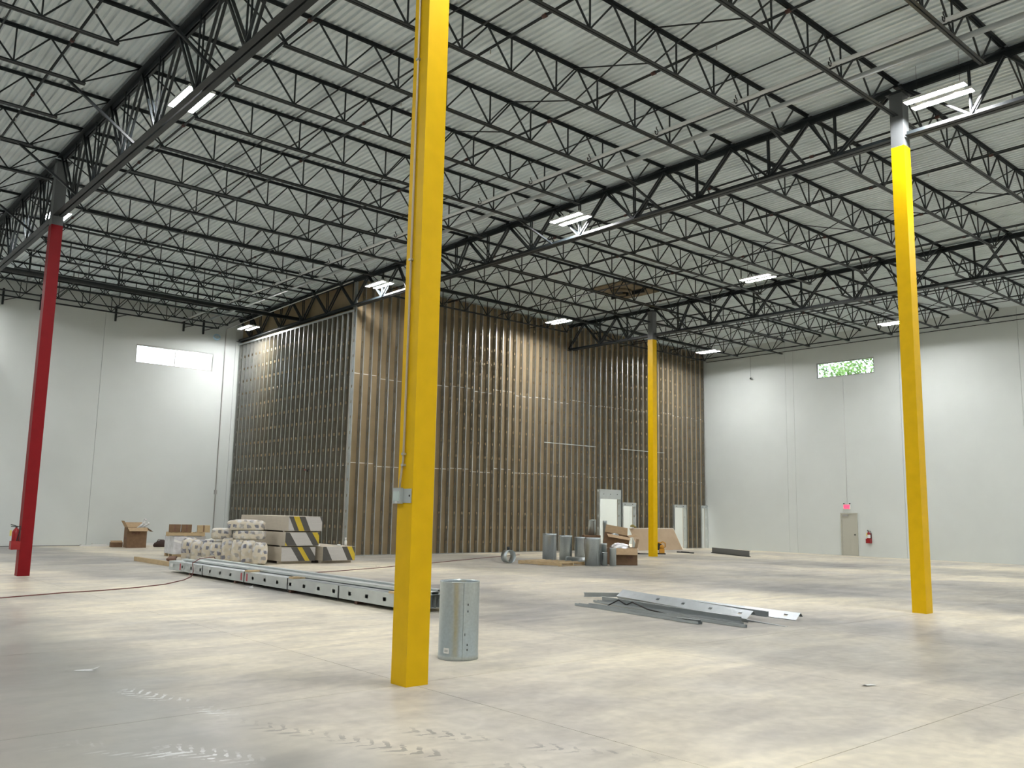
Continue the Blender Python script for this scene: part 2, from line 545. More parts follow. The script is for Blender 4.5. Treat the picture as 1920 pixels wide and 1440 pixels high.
# side lap lip
sheet.box(.900, YB, -.004, .9144, YL, -.0005)
sheet_me = sheet.mesh('deck_sheet', M_deck)
x = XL
while x < XR:
    inst('deck_sheet', sheet_me, roof, loc=(x, 0, DECK)); x += .9144

# ------------------------------------------------------------------ outdoors (seen through the windows)
structure(MB().box(-60, -60, -.3, 120, 120, -.21).build('ground', M_grass), 'grass outside the building')


def tree(x, y, h, rad, label, seed):
    rnd = random.Random(seed)
    t = thing('tree', label, 'tree', (x, y, -.21))
    tk = MB(); tk.prism([(.22 * math.cos(2 * PI * i / 8), .22 * math.sin(2 * PI * i / 8)) for i in range(8)], (0, 0, 0), (.2, .1, h * .7), sm=True)
    for i in range(7):
        a = rnd.uniform(0, 6.28); z = h * rnd.uniform(.4, .65)
        tk.rod((.1, .05, z), (math.cos(a) * rad * .7, math.sin(a) * rad * .7, z + rad * .5), .06, 6)
    tk.build('trunk', M_bark, t)
    lf = MB()
    for cl in range(60):
        while True:
            q = Vector((rnd.uniform(-1, 1), rnd.uniform(-1, 1), rnd.uniform(-1, 1)))
            if q.length < 1: break
        c0 = Vector((q.x * rad, q.y * rad, h * .68 + q.z * h * .33))
        for k in range(60):
            p = c0 + Vector((rnd.gauss(0, .45), rnd.gauss(0, .45), rnd.gauss(0, .35)))
            a = Vector((rnd.uniform(-1, 1), rnd.uniform(-1, 1), rnd.uniform(-1, 1))).normalized()
            b = a.orthogonal().normalized() * .10; a = a * .15
            lf.quad(p - a, p - b, p + a, p + b)
    f = lf.build('foliage', M_leaf, t); f['kind'] = 'stuff'


tree(58, 32.2, 14.5, 3.0, 'leafy green tree outside right window, left side', 3)
tree(54, 27.0, 13.4, 2.2, 'leafy green tree outside right window, right side', 5)

# ------------------------------------------------------------------ columns
HS = .14


def column(name, x, y, zpaint, ztop, mpaint, mtop, label):
    c = thing(name, label, 'column', (x, y, 0))
    MB().box(-HS, -HS, 0, HS, HS, zpaint).build('painted_shaft', mpaint, c)
    o = MB().box(-HS + .002, -HS + .002, zpaint, HS - .002, HS - .002, ztop).build('bare_shaft', mtop, c)
    o['label'] = 'grey primed top of column'
    MB().box(-.20, -.20, ztop, .20, .20, ztop + .03).build('cap_plate', M_steel, c)
    return c


column('column', 5.55, 7.906, 10.70, 10.78, M_yellow, M_greypaint, 'nearest square yellow steel column with a conduit and switch box')
column('column', 17.742, 7.906, 9.60, 10.78, M_yellow, M_greypaint, 'square yellow steel column at right with grey top')
column('column', 29.934, 24.782, 9.50, 10.78, M_yellow, M_greypaint, 'far yellow column standing before the stud wall doorways')
column('column', 5.55, 24.782, 9.05, 10.78, M_red, M_greypaint, 'square red steel column carrying a fire extinguisher')
column('column', 17.742, 24.782, 9.60, 10.78, M_yellow, M_greypaint, 'yellow column directly behind the nearest yellow column')
column('column', 29.934, 7.906, 9.60, 10.78, M_yellow, M_greypaint, 'yellow column beyond the right edge of the picture')

# ------------------------------------------------------------------ girders
girder_names = ['', 'red-column girder line', 'right yellow column girder line', 'far yellow column girder line']


def LL(mb, a, b, leg=.10, t=.012, gap=.03, up=True):
    """back to back double angle chord"""
    sgn = 1 if up else -1
    for s_ in (1, -1):
        g0 = gap / 2 * s_
        pr = [(g0, 0), (g0 + s_ * leg, 0), (g0 + s_ * leg, sgn * t), (g0 + s_ * t, sgn * t), (g0 + s_ * t, sgn * leg), (g0, sgn * leg)]
        mb.prism(pr, a, b)


def girder(gi, y0, y1, zb, zt, joint_k, label):
    x = XG[gi]
    G = thing('joist_girder', label, 'girder', (x, 0, 0), 0, 'steel joist girders under the roof')
    a, b = y0 + .16, y1 - .16
    m = MB(); LL(m, (0, a, zb), (0, b, zb), .115, .014, .035); m.build('bottom_chord', M_steel, G)
    m = MB(); LL(m, (0, a - .02, zt), (0, b + .02, zt), .125, .014, .035, up=False); m.build('top_chord', M_steel, G)
    n = int(round((y1 - y0) / SP))
    tops = [y0 + SP * i for i in range(n + 1)]
    tops[0] += .16; tops[-1] = y1 - .16
    dz0, dz1 = zb + .05, zt - .05
    for i in range(n):
        yb = (tops[i] + tops[i + 1]) / 2
        if i == 0: yb = y0 + 1.45
        if i == n - 1 and y1 < 41: yb = y1 - 1.45
        for yy in (tops[i], tops[i + 1]):
            m = MB()
            for s_ in (-.045, .045):
                m.bar((s_, yy, dz1), (s_, yb, dz0), .045, .045)
            m.build('web_diagonal', M_steel, G)
        m = MB()
        for s_ in (-.035, .035):
            m.bar((s_, yb, dz0), (s_, yb + .01, dz1), .03, .03)
        m.build('web_post', M_steel, G)
    return G


ZT = 10.935
girders = {}
for gi, zb in ((1, 9.28), (2, 9.80), (3, 9.66)):
    for s, (y0, y1) in enumerate(((YC[0], YC[1]), (YC[1], YC[2]), (YC[2], YL + .1))):
        if gi == 1 and s == 0: continue
        nm = ['nearest span', 'middle span', 'farthest span'][s]
        girders[(gi, s)] = girder(gi, y0, y1, zb, ZT, 0, 'dark steel joist girder, %s on the %s' % (nm, girder_names[gi]))
# knee braces down to the girder bottom chords, every second joist
for gi, zb, ks in ((1, 9.28, (3, 5, 7, 9, 11, 13)), (2, 9.80, (1, 3, 5, 7)), (3, 9.66, (1, 3, 5, 7, 9))):
    for k in ks:
        yy = 7.906 + SP * k
        G = girders[(gi, 1 if k < 8 else 2)]
        MB().bar((-1.45, yy + .07, 10.30), (-.06, yy + .07, zb + .06), .05, .05).build('knee_brace', M_steel, G)

# ------------------------------------------------------------------ bar joists
ZB = 10.265
ZTJ = DECK - .006


def joist_meshes(x0, x1, npan, col=False):
    """meshes in local x measured from x0"""
    L = x1 - x0; p = L / npan
    d = {}
    m = MB(); LL(m, (.04, 0, ZTJ), (L - .04, 0, ZTJ), .055, .007, .022, up=False); d['top_chord'] = m.mesh('top_chord', M_steel)
    m = MB(); e = .17 if col else p * .93
    LL(m, (e, 0, ZB), (L - e, 0, ZB), .05, .007, .022); d['bottom_chord'] = m.mesh('bottom_chord', M_steel)
    # unit web pieces, placed by offset
    zt, zb = ZTJ - .03, ZB + .025
    d['dr'] = MB().bar((0, 0, zb), (p / 2, 0, zt), .029, .029).mesh('web_bar', M_steel)
    d['dl'] = MB().bar((0, 0, zb), (-p / 2, 0, zt), .029, .029).mesh('web_bar', M_steel)
    d['v'] = MB().bar((0, 0, zb), (0, 0, zt), .027, .027).mesh('web_bar', M_steel)
    d['e1'] = MB().bar((0, 0, zb), (-p * .93, 0, zt - .02), .026, .026).mesh('web_bar', M_steel)
    d['e2'] = MB().bar((0, 0, zb), (p * .93, 0, zt - .02), .026, .026).mesh('web_bar', M_steel)
    d['seat'] = MB().box(.0, -.05, ZT + .001, .11, .05, ZTJ - .055).mesh('bearing_seat', M_steel)
    d['p'] = p; d['n'] = npan; d['L'] = L
    return d


bays = [(XG[0], XG[1], 10), (XG[1], XG[2], 10), (XG[2], XG[3], 10), (XG[3], XR - .02, 9)]
bay_txt = ['left of red-column girder line', 'between red-column and right-column girder lines', 'between right-column and far-column girder lines',
           'between far-column girder line and right wall']
JM = {}
for bi, (a, b, n) in enumerate(bays):
    JM[(bi, False)] = joist_meshes(a, b, n); JM[(bi, True)] = joist_meshes(a, b, n, True)
xb1 = MB().bar((0, .02, ZB + .03), (0, SP - .02, ZTJ - .05), .022).mesh('cross_brace', M_steel)
xb2 = MB().bar((.03, .02, ZTJ - .05), (.03, SP - .02, ZB + .03), .022).mesh('cross_brace', M_steel)
rows = {0: list(range(4, 16)), 1: list(range(-2, 16)), 2: list(range(-3, 11)), 3: list(range(-2, 11))}
for bi in range(4):
    ks = rows[bi]
    ylist = [(k, 7.906 + SP * k) for k in ks]
    if bi < 2: ylist.append((99, 40.62))
    tot = len(ylist)
    for idx, (k, yy) in enumerate(ylist):
        d = JM[(bi, k in (0, 8))]
        ordn = ORD[tot - 1 - idx]
        ref = 'from left wall' if bi < 2 else 'from stud wall'
        J = thing('bar_joist', 'dark bar joist, %s %s, %s' % (ordn, ref, bay_txt[bi]), 'joist', (bays[bi][0], yy, 0), 0, 'open web roof joists')
        inst('top_chord', d['top_chord'], J); inst('bottom_chord', d['bottom_chord'], J)
        n, p = d['n'], d['p']
        for i in range(1, n):
            xn = i * p
            inst('web_bar', d['dr'] if i < n - 1 else d['e2'], J, loc=(xn, 0, 0))
            inst('web_bar', d['dl'] if i > 1 else d['e1'], J, loc=(xn, 0, 0))
            if i == 1:
                inst('web_bar', d['dr'], J, loc=(xn, 0, 0)) if False else None
            if 1 < i < n - 1:
                inst('web_bar', d['v'], J, loc=(xn, 0, 0))
        inst('web_bar', d['dl'], J, loc=(p, 0, 0)); inst('web_bar', d['dr'], J, loc=((n - 1) * p, 0, 0))
        inst('bearing_seat', d['seat'], J); inst('bearing_seat', d['seat'], J, loc=(d['L'] - .11, 0, 0))
        if k < 15 and not (bi >= 2 and k >= 10):
            inst('cross_brace', xb1, J, loc=(6.6, 0, 0)); inst('cross_brace', xb2, J, loc=(6.6, 0, 0))

# horizontal bridging rods
no = 0
for bi, (a, b, n) in enumerate(bays):
    ya = 15.5 if bi == 0 else 1.6
    yb = YL - .05 if bi < 2 else YJ - .05
    for off in (3.45, 9.3):
        for z, w in ((ZB + .062, 'bottom'), (ZTJ - .075, 'top')):
            tag(MB().bar((a + off, ya, z), (a + off, yb, z), .024).build('bridging_rod', M_steel),
                'thin bridging bar across joist %s chords, %s row %s' % (w, 'left' if off < 5 else 'right', bay_txt[bi]), 'bridging bar', 'bridging bars')

# ------------------------------------------------------------------ sprinkler pipes and other overhead lines
k = 0
for i in range(-3, 13):
    xx = 10.02 + 3.05 * i
    if xx > XR - .5: break
    if abs(xx - 16.12) < .1: continue
    yb = 34.2 if xx < 17 else YJ - .06
    ya = 15.0 if xx < 5 else 2.0
    t = thing('sprinkler_pipe', 'dark sprinkler branch pipe under the deck, %s from left' % ORD[k], 'pipe', (xx, 0, 10.70), 0, 'sprinkler branch pipes')
    k += 1
    pp = MB().rod((0, ya, 0), (0, yb, 0), .027, 8).build('pipe', M_steel, t)
    y = ya + 1.1; q = 0
    while y < yb:
        if q % 2 == 0:
            MB().rod((0, y, -.02), (0, y, -.12), .014, 6).build('sprinkler_head', M_conduit, pp)
        else:
            c = MB().rod((0, y - .05, 0), (0, y + .05, 0), .040, 8).build('coupling', M_coup, pp); c['label'] = 'red brown pipe coupling'
        y += 1.53; q += 1
tag(MB().rod((16.12, 2.0, 10.66), (16.12, YL - .3, 10.66), .055, 10).build('overhead_pipe', M_pipegrey), 'thick grey pipe running beside the right yellow column girder line', 'pipe')
tag(MB().rod((14.85, 2.0, 10.40), (14.85, YL - .1, 10.40), .042, 10).build('overhead_pipe', M_pipewhite), 'white pipe on the joist bottom chords with black hooks beside it', 'pipe')
hook = MB()
hook.tube([(.0, 0, .20), (.0, 0, .15)] + [(.055 * math.sin(R(a)), 0, .085 + .065 * math.cos(R(a))) for a in range(0, 300, 30)] + [(-.01, 0, .08)], .011, 6)
hook_me = hook.mesh('cable_hook', M_black)
for k in range(-1, 15):
    o = inst('cable_hook', hook_me, loc=(14.74, 7.906 + SP * k - .07, 10.31))
    tag(o, 'small black cable hook hanging on a joist beside the white pipe, %s from left wall' % ORD[14 - k], 'hook', 'black cable hooks')

# fire main near the left wall
t = thing('fire_main', 'thick black fire main pipe running along the left wall', 'pipe', (0, 34.3, 9.92))
MB().rod((-6, 0, 0), (17.62, 0, 0), .085, 12).build('pipe', M_steel, t)
MB().rod((17.55, 0, 0), (17.66, 0, 0), .105, 12).build('end_cap', M_steel, t)
for i, xx in enumerate((3.92, 6.97, 10.02, 13.07)):
    MB().rod((xx, 0, .05), (xx, 0, .78), .035, 8).build('riser', M_steel, t)
for xx in (5.8, 8.6, 11.5, 14.8):
    MB().rod((xx, 0, .05), (xx, 0, 1.1), .008, 6).build('hanger_rod', M_steel, t)

# brackets on the left wall
for i, xx in enumerate((7.41, 8.84, 11.90, 14.97, 15.92)):
    t = thing('wall_bracket', 'short dark steel strut hanging before the left wall top, %s from left' % ORD[i], 'bracket', (xx, YL - .06, 0), 0, 'steel struts on the left wall')
    MB().box(-.035, -.05, 9.93, .035, .05, 10.62).build('strut', M_steel, t)
    MB().bar((0.03, 0, 10.12), (.55, 0, 10.32), .03).build('brace', M_steel, t)

# pale conduit along the girder and down the left wall
t = thing('conduit', 'pale conduit under deck turning down the left wall by stud wall', 'conduit', (17.06, 0, 0))
MB().tube([(0, 29.0, 10.56), (0, 35.0, 10.47), (0, YL - .15, 10.36), (0, YL - .05, 10.28), (0, YL - .035, 10.1), (0, YL - .035, .35)], .024, 8).build('conduit_run', M_conduit, t)
MB().box(-.06, YL - .08, 2.35, .06, YL - .001, 2.55).build('junction_box', M_conduit, t)
# blue cable coil hanging by the left wall
t = thing('hanging_cable', 'pale blue cable coil hanging from joist at left wall top', 'cable', (16.53, YL - .22, 0))
MB().rod((0, 0, 9.98), (0, 0, 10.3), .008, 6).build('cable_tail', M_white, t)
m = MB()
for j in range(3):
    m.tube([(.16 * math.cos(a * PI / 8) + .01 * j, .04 * j - .04, 9.86 + (.10 + .02 * j) * math.sin(a * PI / 8)) for a in range(17)], .020, 6)
m.build('coil', M_bluebox, t)
# pendant sensor by the right wall
t = thing('pendant_sensor', 'small dark sensor hanging on a thin wire before the right wall', 'sensor', (XR - .12, 26.79, 0))
MB().rod((0, 0, 9.23), (0, 0, 10.4), .005, 5).build('wire', M_steel, t)
MB().lathe([(0, 9.14), (.04, 9.15), (.055, 9.18), (.04, 9.23), (0, 9.24)], 12).build('sensor_body', M_steel, t)
# conduits along the top of the right wall
for z, w in ((10.42, 'lower'), (10.62, 'upper')):
    tag(MB().rod((XR - .04, 2, z), (XR - .04, YJ - .05, z), .017, 6).build('conduit', M_steel), 'thin dark conduit along right wall top, the %s one' % w, 'conduit')
tag(MB().rod((XR - .015, 21.56, 2.46), (XR - .015, 21.56, 8.72), .010, 6).build('conduit', M_pipewhite), 'thin pale conduit dropping from the right window to exit sign', 'conduit')

# fan housing in the roof
t = thing('roof_fan', 'brown plywood roof panel with a round fan between joists', 'fan', (26.8, 23.72, 10.985))
M_ply = mat('roof_plywood', (.20, .16, .10), .8, noise=.2, nscale=4)
MB().box(-1.15, -.98, 0, 1.15, .98, .05).build('panel', M_ply, t)
MB().box(.25, -.9, -.16, .31, .9, 0).build('curb_board', M_steel, t)
MB().lathe([(.36, -.14), (.42, -.14), (.42, 0), (.36, 0)], 20, -.1, 0, closed=True).build('fan_ring', M_ply, t)
m = MB()
for i in range(5):
    a = i * 2 * PI / 5
    m.quad((-.1 + .06 * math.cos(a), .06 * math.sin(a), -.09), (-.1 + .34 * math.cos(a - .2), .34 * math.sin(a - .2), -.10), (-.1 + .34 * math.cos(a + .25), .34 * math.sin(a + .25), -.06), (-.1 + .06 * math.cos(a + .6), .06 * math.sin(a + .6), -.06))
m.lathe([(0, -.12), (.07, -.12), (.07, -.02)], 10, -.1, 0)
m.build('fan_blades', M_steel, t)

# ------------------------------------------------------------------ light fixtures
fixture_parts = {}


def fixture(x, y, z, label):
    t = thing('highbay_light', label, 'light', (x, y, z), 0, 'linear LED high bay lights')
    if not fixture_parts:
        h = MB()
        for s_ in (-1, 1):
            c0 = s_ * .18
            # channel over each lens with shielding lips
            h.box(c0 - .095, -.59, .030, c0 + .095, .59, .055)
            h.box(c0 - .095, -.59, 0, c0 - .088, .59, .030); h.box(c0 + .088, -.59, 0, c0 + .095, .59, .030)
            h.box(c0 - .095, -.597, 0, c0 + .095, -.59, .055); h.box(c0 - .095, .59, 0, c0 + .095, .597, .055)
        h.box(-.09, -.47, .035, .09, -.37, .085); h.box(-.09, .37, .035, .09, .47, .085); h.box(-.05, -.37, .04, .05, .37, .085)
        fixture_parts['h'] = h.mesh('housing', M_white)
        fixture_parts['l'] = MB().box(-.078, -.58, .016, .078, .58, .026).mesh('lens', M_lens)
        sp = bpy.data.lights.new('lamp', 'SPOT')      # wide cut-off beam of the lens optics
        sp.energy = SPOT; sp.color = LAMP_COL; sp.spot_size = R(170); sp.spot_blend = .10; sp.shadow_soft_size = .11
        fixture_parts['s'] = sp
        fixture_parts['w2'] = MB().rod((0, 0, .08), (0, 0, DECK - 9.95), .004, 5).mesh('hanger_wire', M_steel)
        fixture_parts['w'] = MB().rod((0, 0, .08), (0, 0, DECK - 10.22), .004, 5).mesh('hanger_wire', M_steel)
    hs_ = inst('housing', fixture_parts['h'], t)
    for s_ in (-1, 1):
        inst('lens', fixture_parts['l'], hs_, loc=(s_ * .18, 0, 0))
    for s_ in (-.3, .3):
        lo_ = bpy.data.objects.new('lamp', fixture_parts['s'])
        C.objects.link(lo_); lo_.parent = t; lo_.location = (0, s_, -.012)
    for s_ in (-.42, .42):
        inst('hanger_wire', fixture_parts['w'] if z > 10.1 else fixture_parts['w2'], t, loc=(0, s_, 0))
    return t


ZL = 10.22
for x, y, lab in (
        (6.24, 17.52, 'lit LED high bay in red-column girder line near the top left'),
        (6.22, 27.81, 'lit LED high bay behind the red column top'),
        (17.25, 6.88, 'large lit LED high bay beside the right yellow column top'),
        (17.27, 17.31, 'lit LED high bay just right of nearest yellow column, mid height of ceiling'),
        (17.44, 27.70, 'lit LED high bay just left of nearest yellow column'),
        (16.88, 37.85, 'lit LED high bay in the far left corner above the stud wall'),
        (26.57, 17.14, 'lit LED high bay mid ceiling left of right yellow column'),
        (26.68, 27.43, 'lit LED high bay before the brown stud wall'),
        (36.97, 17.14, 'lit LED high bay partly behind the right yellow column'),
        (37.18, 27.06, 'lit LED high bay over right end of the stud wall'),
        (6.38, 6.90, 'LED high bay out of view above the nearest yellow column'),
        (5.0, 38.3, 'LED high bay out of view near the left wall'),
        (26.6, 6.90, 'LED high bay out of view beyond the right edge'),
        (37.0, 6.90, 'LED high bay out of view near the right wall'),
        (-2.9, 6.90, 'LED high bay out of view, first behind the left edge'),  # unseen row, set close in to brighten the nearest column's left face
        (-2.9, 17.4, 'LED high bay out of view, second behind the left edge'),
        (-2.9, 27.8, 'LED high bay out of view, third behind the left edge'),
        (-2.9, 39.0, 'LED high bay out of view, fourth behind the left edge'),
        (-2.9, -3.6, 'LED high bay behind the camera, first of five'),
        (6.38, -3.6, 'LED high bay behind the camera, second of five'),
        (17.3, -3.6, 'LED high bay behind the camera, third of five'),
        (26.6, -3.6, 'LED high bay behind the camera, fourth of five'),
        (37.0, -3.6, 'LED high bay behind the camera, fifth of five'),
        (26.2, 36.4, 'LED high bay inside the stud-walled room, left'),  # four lamps added to brighten the room seen through the door openings
        (38.6, 34.6, 'LED high bay inside the stud-walled room, near right'),
        (38.6, 38.4, 'LED high bay inside the stud-walled room, far right'),
        (33.0, 36.4, 'LED high bay inside the stud-walled room, middle')):
    fixture(x, y, 9.95 if 'far left corner' in lab else ZL, lab)
# ------------------------------------------------------------------ stud walls
def cstud_mesh(L, D=.152, F=.041, lip=.012, pitch=.61, first=.45, hw=.040, hh=.10, name='stud', m=None, holes=True):
    """web at x=0 spanning y 0..D, flanges toward +x, length along z"""
    mb = MB()
    y0, y1 = D / 2 - hw / 2, D / 2 + hw / 2
    if holes:
        mb.quad((0, 0, 0), (0, y0, 0), (0, y0, L), (0, 0, L)); mb.quad((0, y1, 0), (0, D, 0), (0, D, L), (0, y1, L))
        z = 0; c = first
        while c + hh / 2 < L:
            mb.quad((0, y0, z), (0, y1, z), (0, y1, c - hh / 2), (0, y0, c - hh / 2)); z = c + hh / 2; c += pitch
        mb.quad((0, y0, z), (0, y1, z), (0, y1, L), (0, y0, L))
    else:
        mb.quad((0, 0, 0), (0, D, 0), (0, D, L), (0, 0, L))
    t = .0015
    for yy, yl in ((0, lip), (D, D - lip)):
        mb.quad((0, yy, 0), (F, yy, 0), (F, yy, L), (0, yy, L))
        mb.quad((F, yy, 0), (F, yl, 0), (F, yl, L), (F, yy, L))
    return mb.mesh(name, m or M_galvstud)


D6 = .203
HJ = 10.98
# --- wall facing the camera (along the joists)
SJ = thing('stud_wall', 'tall unfinished steel stud wall with brown board backing and door openings', 'stud wall', (0, YJ, 0))
openings = [(31.98, 33.47, 2.51, 2.98), (33.70, 34.63, 2.175, 2.36), (37.83, 38.79, 2.165, 2.33), (40.20, 40.70, 2.165, 2.32)]
sme = cstud_mesh(HJ - .06, D6, hw=.05, hh=.11)
xx = XS
posts = []
while xx < XR - .05:
    posts.append(xx); xx += .4064
short = {}
for xx in posts:
    op = [o for o in openings if o[0] - .03 < xx < o[1] - .01]
    zs = op[0][3] if op else .03
    key = round(zs, 3)
    if key not in short:
        short[key] = sme if zs < .1 else cstud_mesh(HJ - .03 - zs, D6, hw=.05, hh=.11)
    inst('stud', short[key], SJ, loc=(xx, 0, zs if op else .03))
MB().box(XS, -.002, 0, XR - .01, D6 + .002, .012).build('bottom_track', M_galvstud, SJ) if False else None
segs = [(XS, 31.98), (33.47, 33.70), (34.63, 37.83), (38.79, 40.20)]
for a, b in segs:
    m = MB(); m.box(a, 0.0, 0, b, D6, .004); m.box(a, -.003, 0, b, -.001, .03)
    m.build('bottom_track', M_galvstud, SJ)
m = MB(); m.box(XS, -.003, HJ - .06, XR - .01, -.001, HJ); m.box(XS, 0, HJ - .004, XR - .01, D6, HJ)
m.build('top_track', M_galvstud, SJ)
for a, b, z0, z1 in openings:
    # header: box track with holes, jambs either side
    m = MB(); n = max(2, int(round((b - a) / .5)))
    m.box(a, -.004, z0, b, .004, z1)
    m.box(a, .004, z0, b, D6, z0 + .01)
    h = m.build('door_header', M_bundle, SJ)
    for i in range(n):
        cx = a + (b - a) * (i + .5) / n if n > 2 else a + (b - a) * (.12 + .62 * i)
        MB().prism([(.03 * math.cos(q * PI / 5), .022 * math.sin(q * PI / 5)) for q in range(10)], (cx, -.0045, (z0 + z1) / 2), (cx, -.006, (z0 + z1) / 2)).build('knockout', M_black, h)
    for xj, fl_ in ((b + .002, 1), (a - .045, -1)):
        me = cstud_mesh(z1 - .01, D6, name='door_jamb', m=M_bundle)
        inst('door_jamb', me, SJ, loc=(xj, 0, .01))
# gypsum boards behind the studs
def boards(parent, axis, a0, a1, z0, z1, off, zcuts, width=1.2192, phase=0.0, mat_=None):
    a = a0; i = 0
    while a < a1 - .02:
        b = min(a1, a + width)
        zz = [z0] + [z + (0, -.10, .09, -.05)[(i + int(phase)) % 4] for z in zcuts if z0 + .3 < z < z1 - .3] + [z1]
        for za, zb_ in zip(zz[:-1], zz[1:]):
            m = MB()
            e = .0015
            if axis == 'x': m.box(a + e, off, za + .006, b - e, off + .016, zb_ - .006)
            else: m.box(off, a + e, za + .006, off + .016, b - e, zb_ - .006)
            m.build('gypsum_board', mat_ or M_brownpaper, parent)
            if zb_ < z1 - .01:
                m = MB()
                if axis == 'x': m.box(a + .04, off - .003, zb_ - .022, b - .04, off + .012, zb_ + .012)
                else: m.box(off - .003, a + .04, zb_ - .022, off + .012, b - .04, zb_ + .012)
                m.build('joint_strip', M_gypedge, parent)
        a = b; i += 1


OB = D6 + .003
zc = [3.60, 7.15]
for a, b in segs:
    boards(SJ, 'x', a, b, 0.01, HJ, OB, zc)
for a, b, z0, z1 in openings:
    boards(SJ, 'x', a, b, z1 - .02, HJ, OB, zc)
boards(SJ, 'x', 40.70, XR - .005, 0.01, HJ, OB, zc)
# second layer keeps the inner room's light from leaking through the joints
bk = MB()
for a, b in segs: bk.box(a, OB + .017, .01, b, OB + .033, HJ)
for a, b, z0, z1 in openings: bk.box(a, OB + .017, z1 - .02, b, OB + .033, HJ)
bk.build('inner_board_layer', M_gypedge, SJ)
# lateral rails laced through the studs
for a, b in ((28.12, 31.64), (33.45, 36.94)):
    m = MB(); m.box(a, -.02, 5.03, b, -.002, 5.06)
    m.build('bridging_rail', M_bundle, SJ)
# --- wall on the left (along the girders), lower, under the girder
SG = thing('stud_wall', 'tall steel stud wall under the girder, left of the corner', 'stud wall', (XS, 0, 0))
HG = 9.70
smg = cstud_mesh(HG - .06, D6, hw=.05, hh=.11)
rot = Matrix.Rotation(R(90), 4, 'Z')
yy = YJ + D6 + .05
while yy < YL - .05:
    mm = Matrix.Translation((D6, yy, .03)) @ rot
    inst('stud', smg, SG, mat4=mm); yy += .4064
m = MB(); m.box(-.004, YJ + .16, HG - .075, -.001, YL - .005, HG); m.box(-.001, YJ + .16, HG - .004, D6, YL - .005, HG); m.build('top_track', M_bundle, SG)
m = MB(); m.box(-.004, YJ + .16, 0, -.001, YL - .005, .04); m.box(0, YJ + .16, 0, D6, YL - .005, .004); m.build('bottom_track', M_galvstud, SG)
boards(SG, 'y', YJ + D6 + .02, YL - .003, .01, 10.96, D6 + .003, [3.60, 7.15], phase=1)
bk = MB(); bk.box(D6 + .020, YJ + D6 + .04, .01, D6 + .036, YL - .003, 10.96); bk.build('inner_board_layer', M_gypedge, SG)
# small red-black clamp fixed on a stud
t = thing('clamp', 'small black and red clamp on a stud of the left stud wall', 'clamp', (XS - .03, 33.12, 3.37))
MB().box(-.02, -.16, -.015, .02, .16, .015).build('bar', M_black, t)
MB().box(-.025, .10, -.03, .025, .2, .02).build('handle', M_redbright, t)
MB().box(-.02, -.04, -.09, .02, 0, -.015).build('jaw', M_black, t)

# ------------------------------------------------------------------ exit sign + extinguishers
t = thing('exit_sign', 'red lit exit sign with two lamp heads above the door', 'exit sign', (XR - .05, 21.56, 2.34))
MB().box(-.03, -.16, -.11, .045, .16, .11).build('sign_housing', M_white, t)
cu = bpy.data.curves.new('sign_letters', 'FONT'); cu.body = 'EXIT'; cu.size = .16; cu.align_x = 'CENTER'; cu.align_y = 'CENTER'; cu.extrude = .002
tmp = bpy.data.objects.new('sign_letters_curve', cu); C.objects.link(tmp)
bpy.context.view_layer.update()
me = bpy.data.meshes.new_from_object(tmp.evaluated_get(bpy.context.evaluated_depsgraph_get()))
me.materials.clear(); me.materials.append(M_exit)
bpy.data.objects.remove(tmp)
lo = inst('sign_letters', me, t, mat4=Matrix.Translation((-.034, 0, 0)) @ Matrix.Rotation(R(-90), 4, 'Z') @ Matrix.Rotation(R(90), 4, 'X'))
lo['label'] = 'red glowing letters EXIT'
MB().box(-.032, -.15, -.10, -.031, .15, .10).build('sign_face', emit('exit_face', (1.0, .10, .17), 1.1), t)
for s_ in (-1, 1):
    MB().lathe([(0, 0), (.035, .01), (.04, .05), (.0, .06)], 10).build('lamp_head', M_steel, t, loc=(-.01, s_ * .15, .12))


def extinguisher(label, loc, rz):
    e = thing('fire_extinguisher', label, 'fire extinguisher', loc, rz)
    MB().lathe([(0, -.22), (.075, -.22), (.085, -.20), (.085, .16), (.06, .22), (.025, .25), (.025, .27), (0, .27)], 18).build('cylinder', M_redbright, e)
    m = MB(); m.box(-.015, -.02, .27, .015, .02, .31); m.bar((0, -.01, .31), (0, -.13, .34), .022); m.bar((0, -.01, .29), (0, -.12, .29), .018); m.build('valve', M_steel, e)
    MB().tube([(0, .02, .29), (.06, .07, .30), (.10, .06, .18), (.095, .02, -.02), (.09, .0, -.12)], .012, 6).build('hose', M_black, e)
    MB().box(-.105, -.075, -.30, .105, .115, -.05).build('bracket_box', M_redbright, e) if False else None
    m = MB(); m.box(-.10, -.10, -.27, .10, .10, -.255); m.box(-.10, -.105, -.255, .10, -.095, -.06); m.box(-.105, -.10, -.255, -.095, .10, -.06); m.box(.095, -.10, -.255, .105, .10, -.06)
    m.box(-.10, .092, -.27, .10, .102, .20)
    m.build('bracket', M_redbright, e)
    MB().box(-.06, -.125, .06, -.02, -.09, .20).build('inspection_tag', M_yellowtag, e)
    return e


extinguisher('red fire extinguisher in bracket on the red column side', (5.55 - HS - .105, 24.70, .92), R(90 + 180))
e = extinguisher('red fire extinguisher with white label on the right wall', (XR - .105, 20.49, .90), R(-90))
MB().lathe([(.0865, -.03), (.0865, .13)], 18).build('label_band', M_white, e)

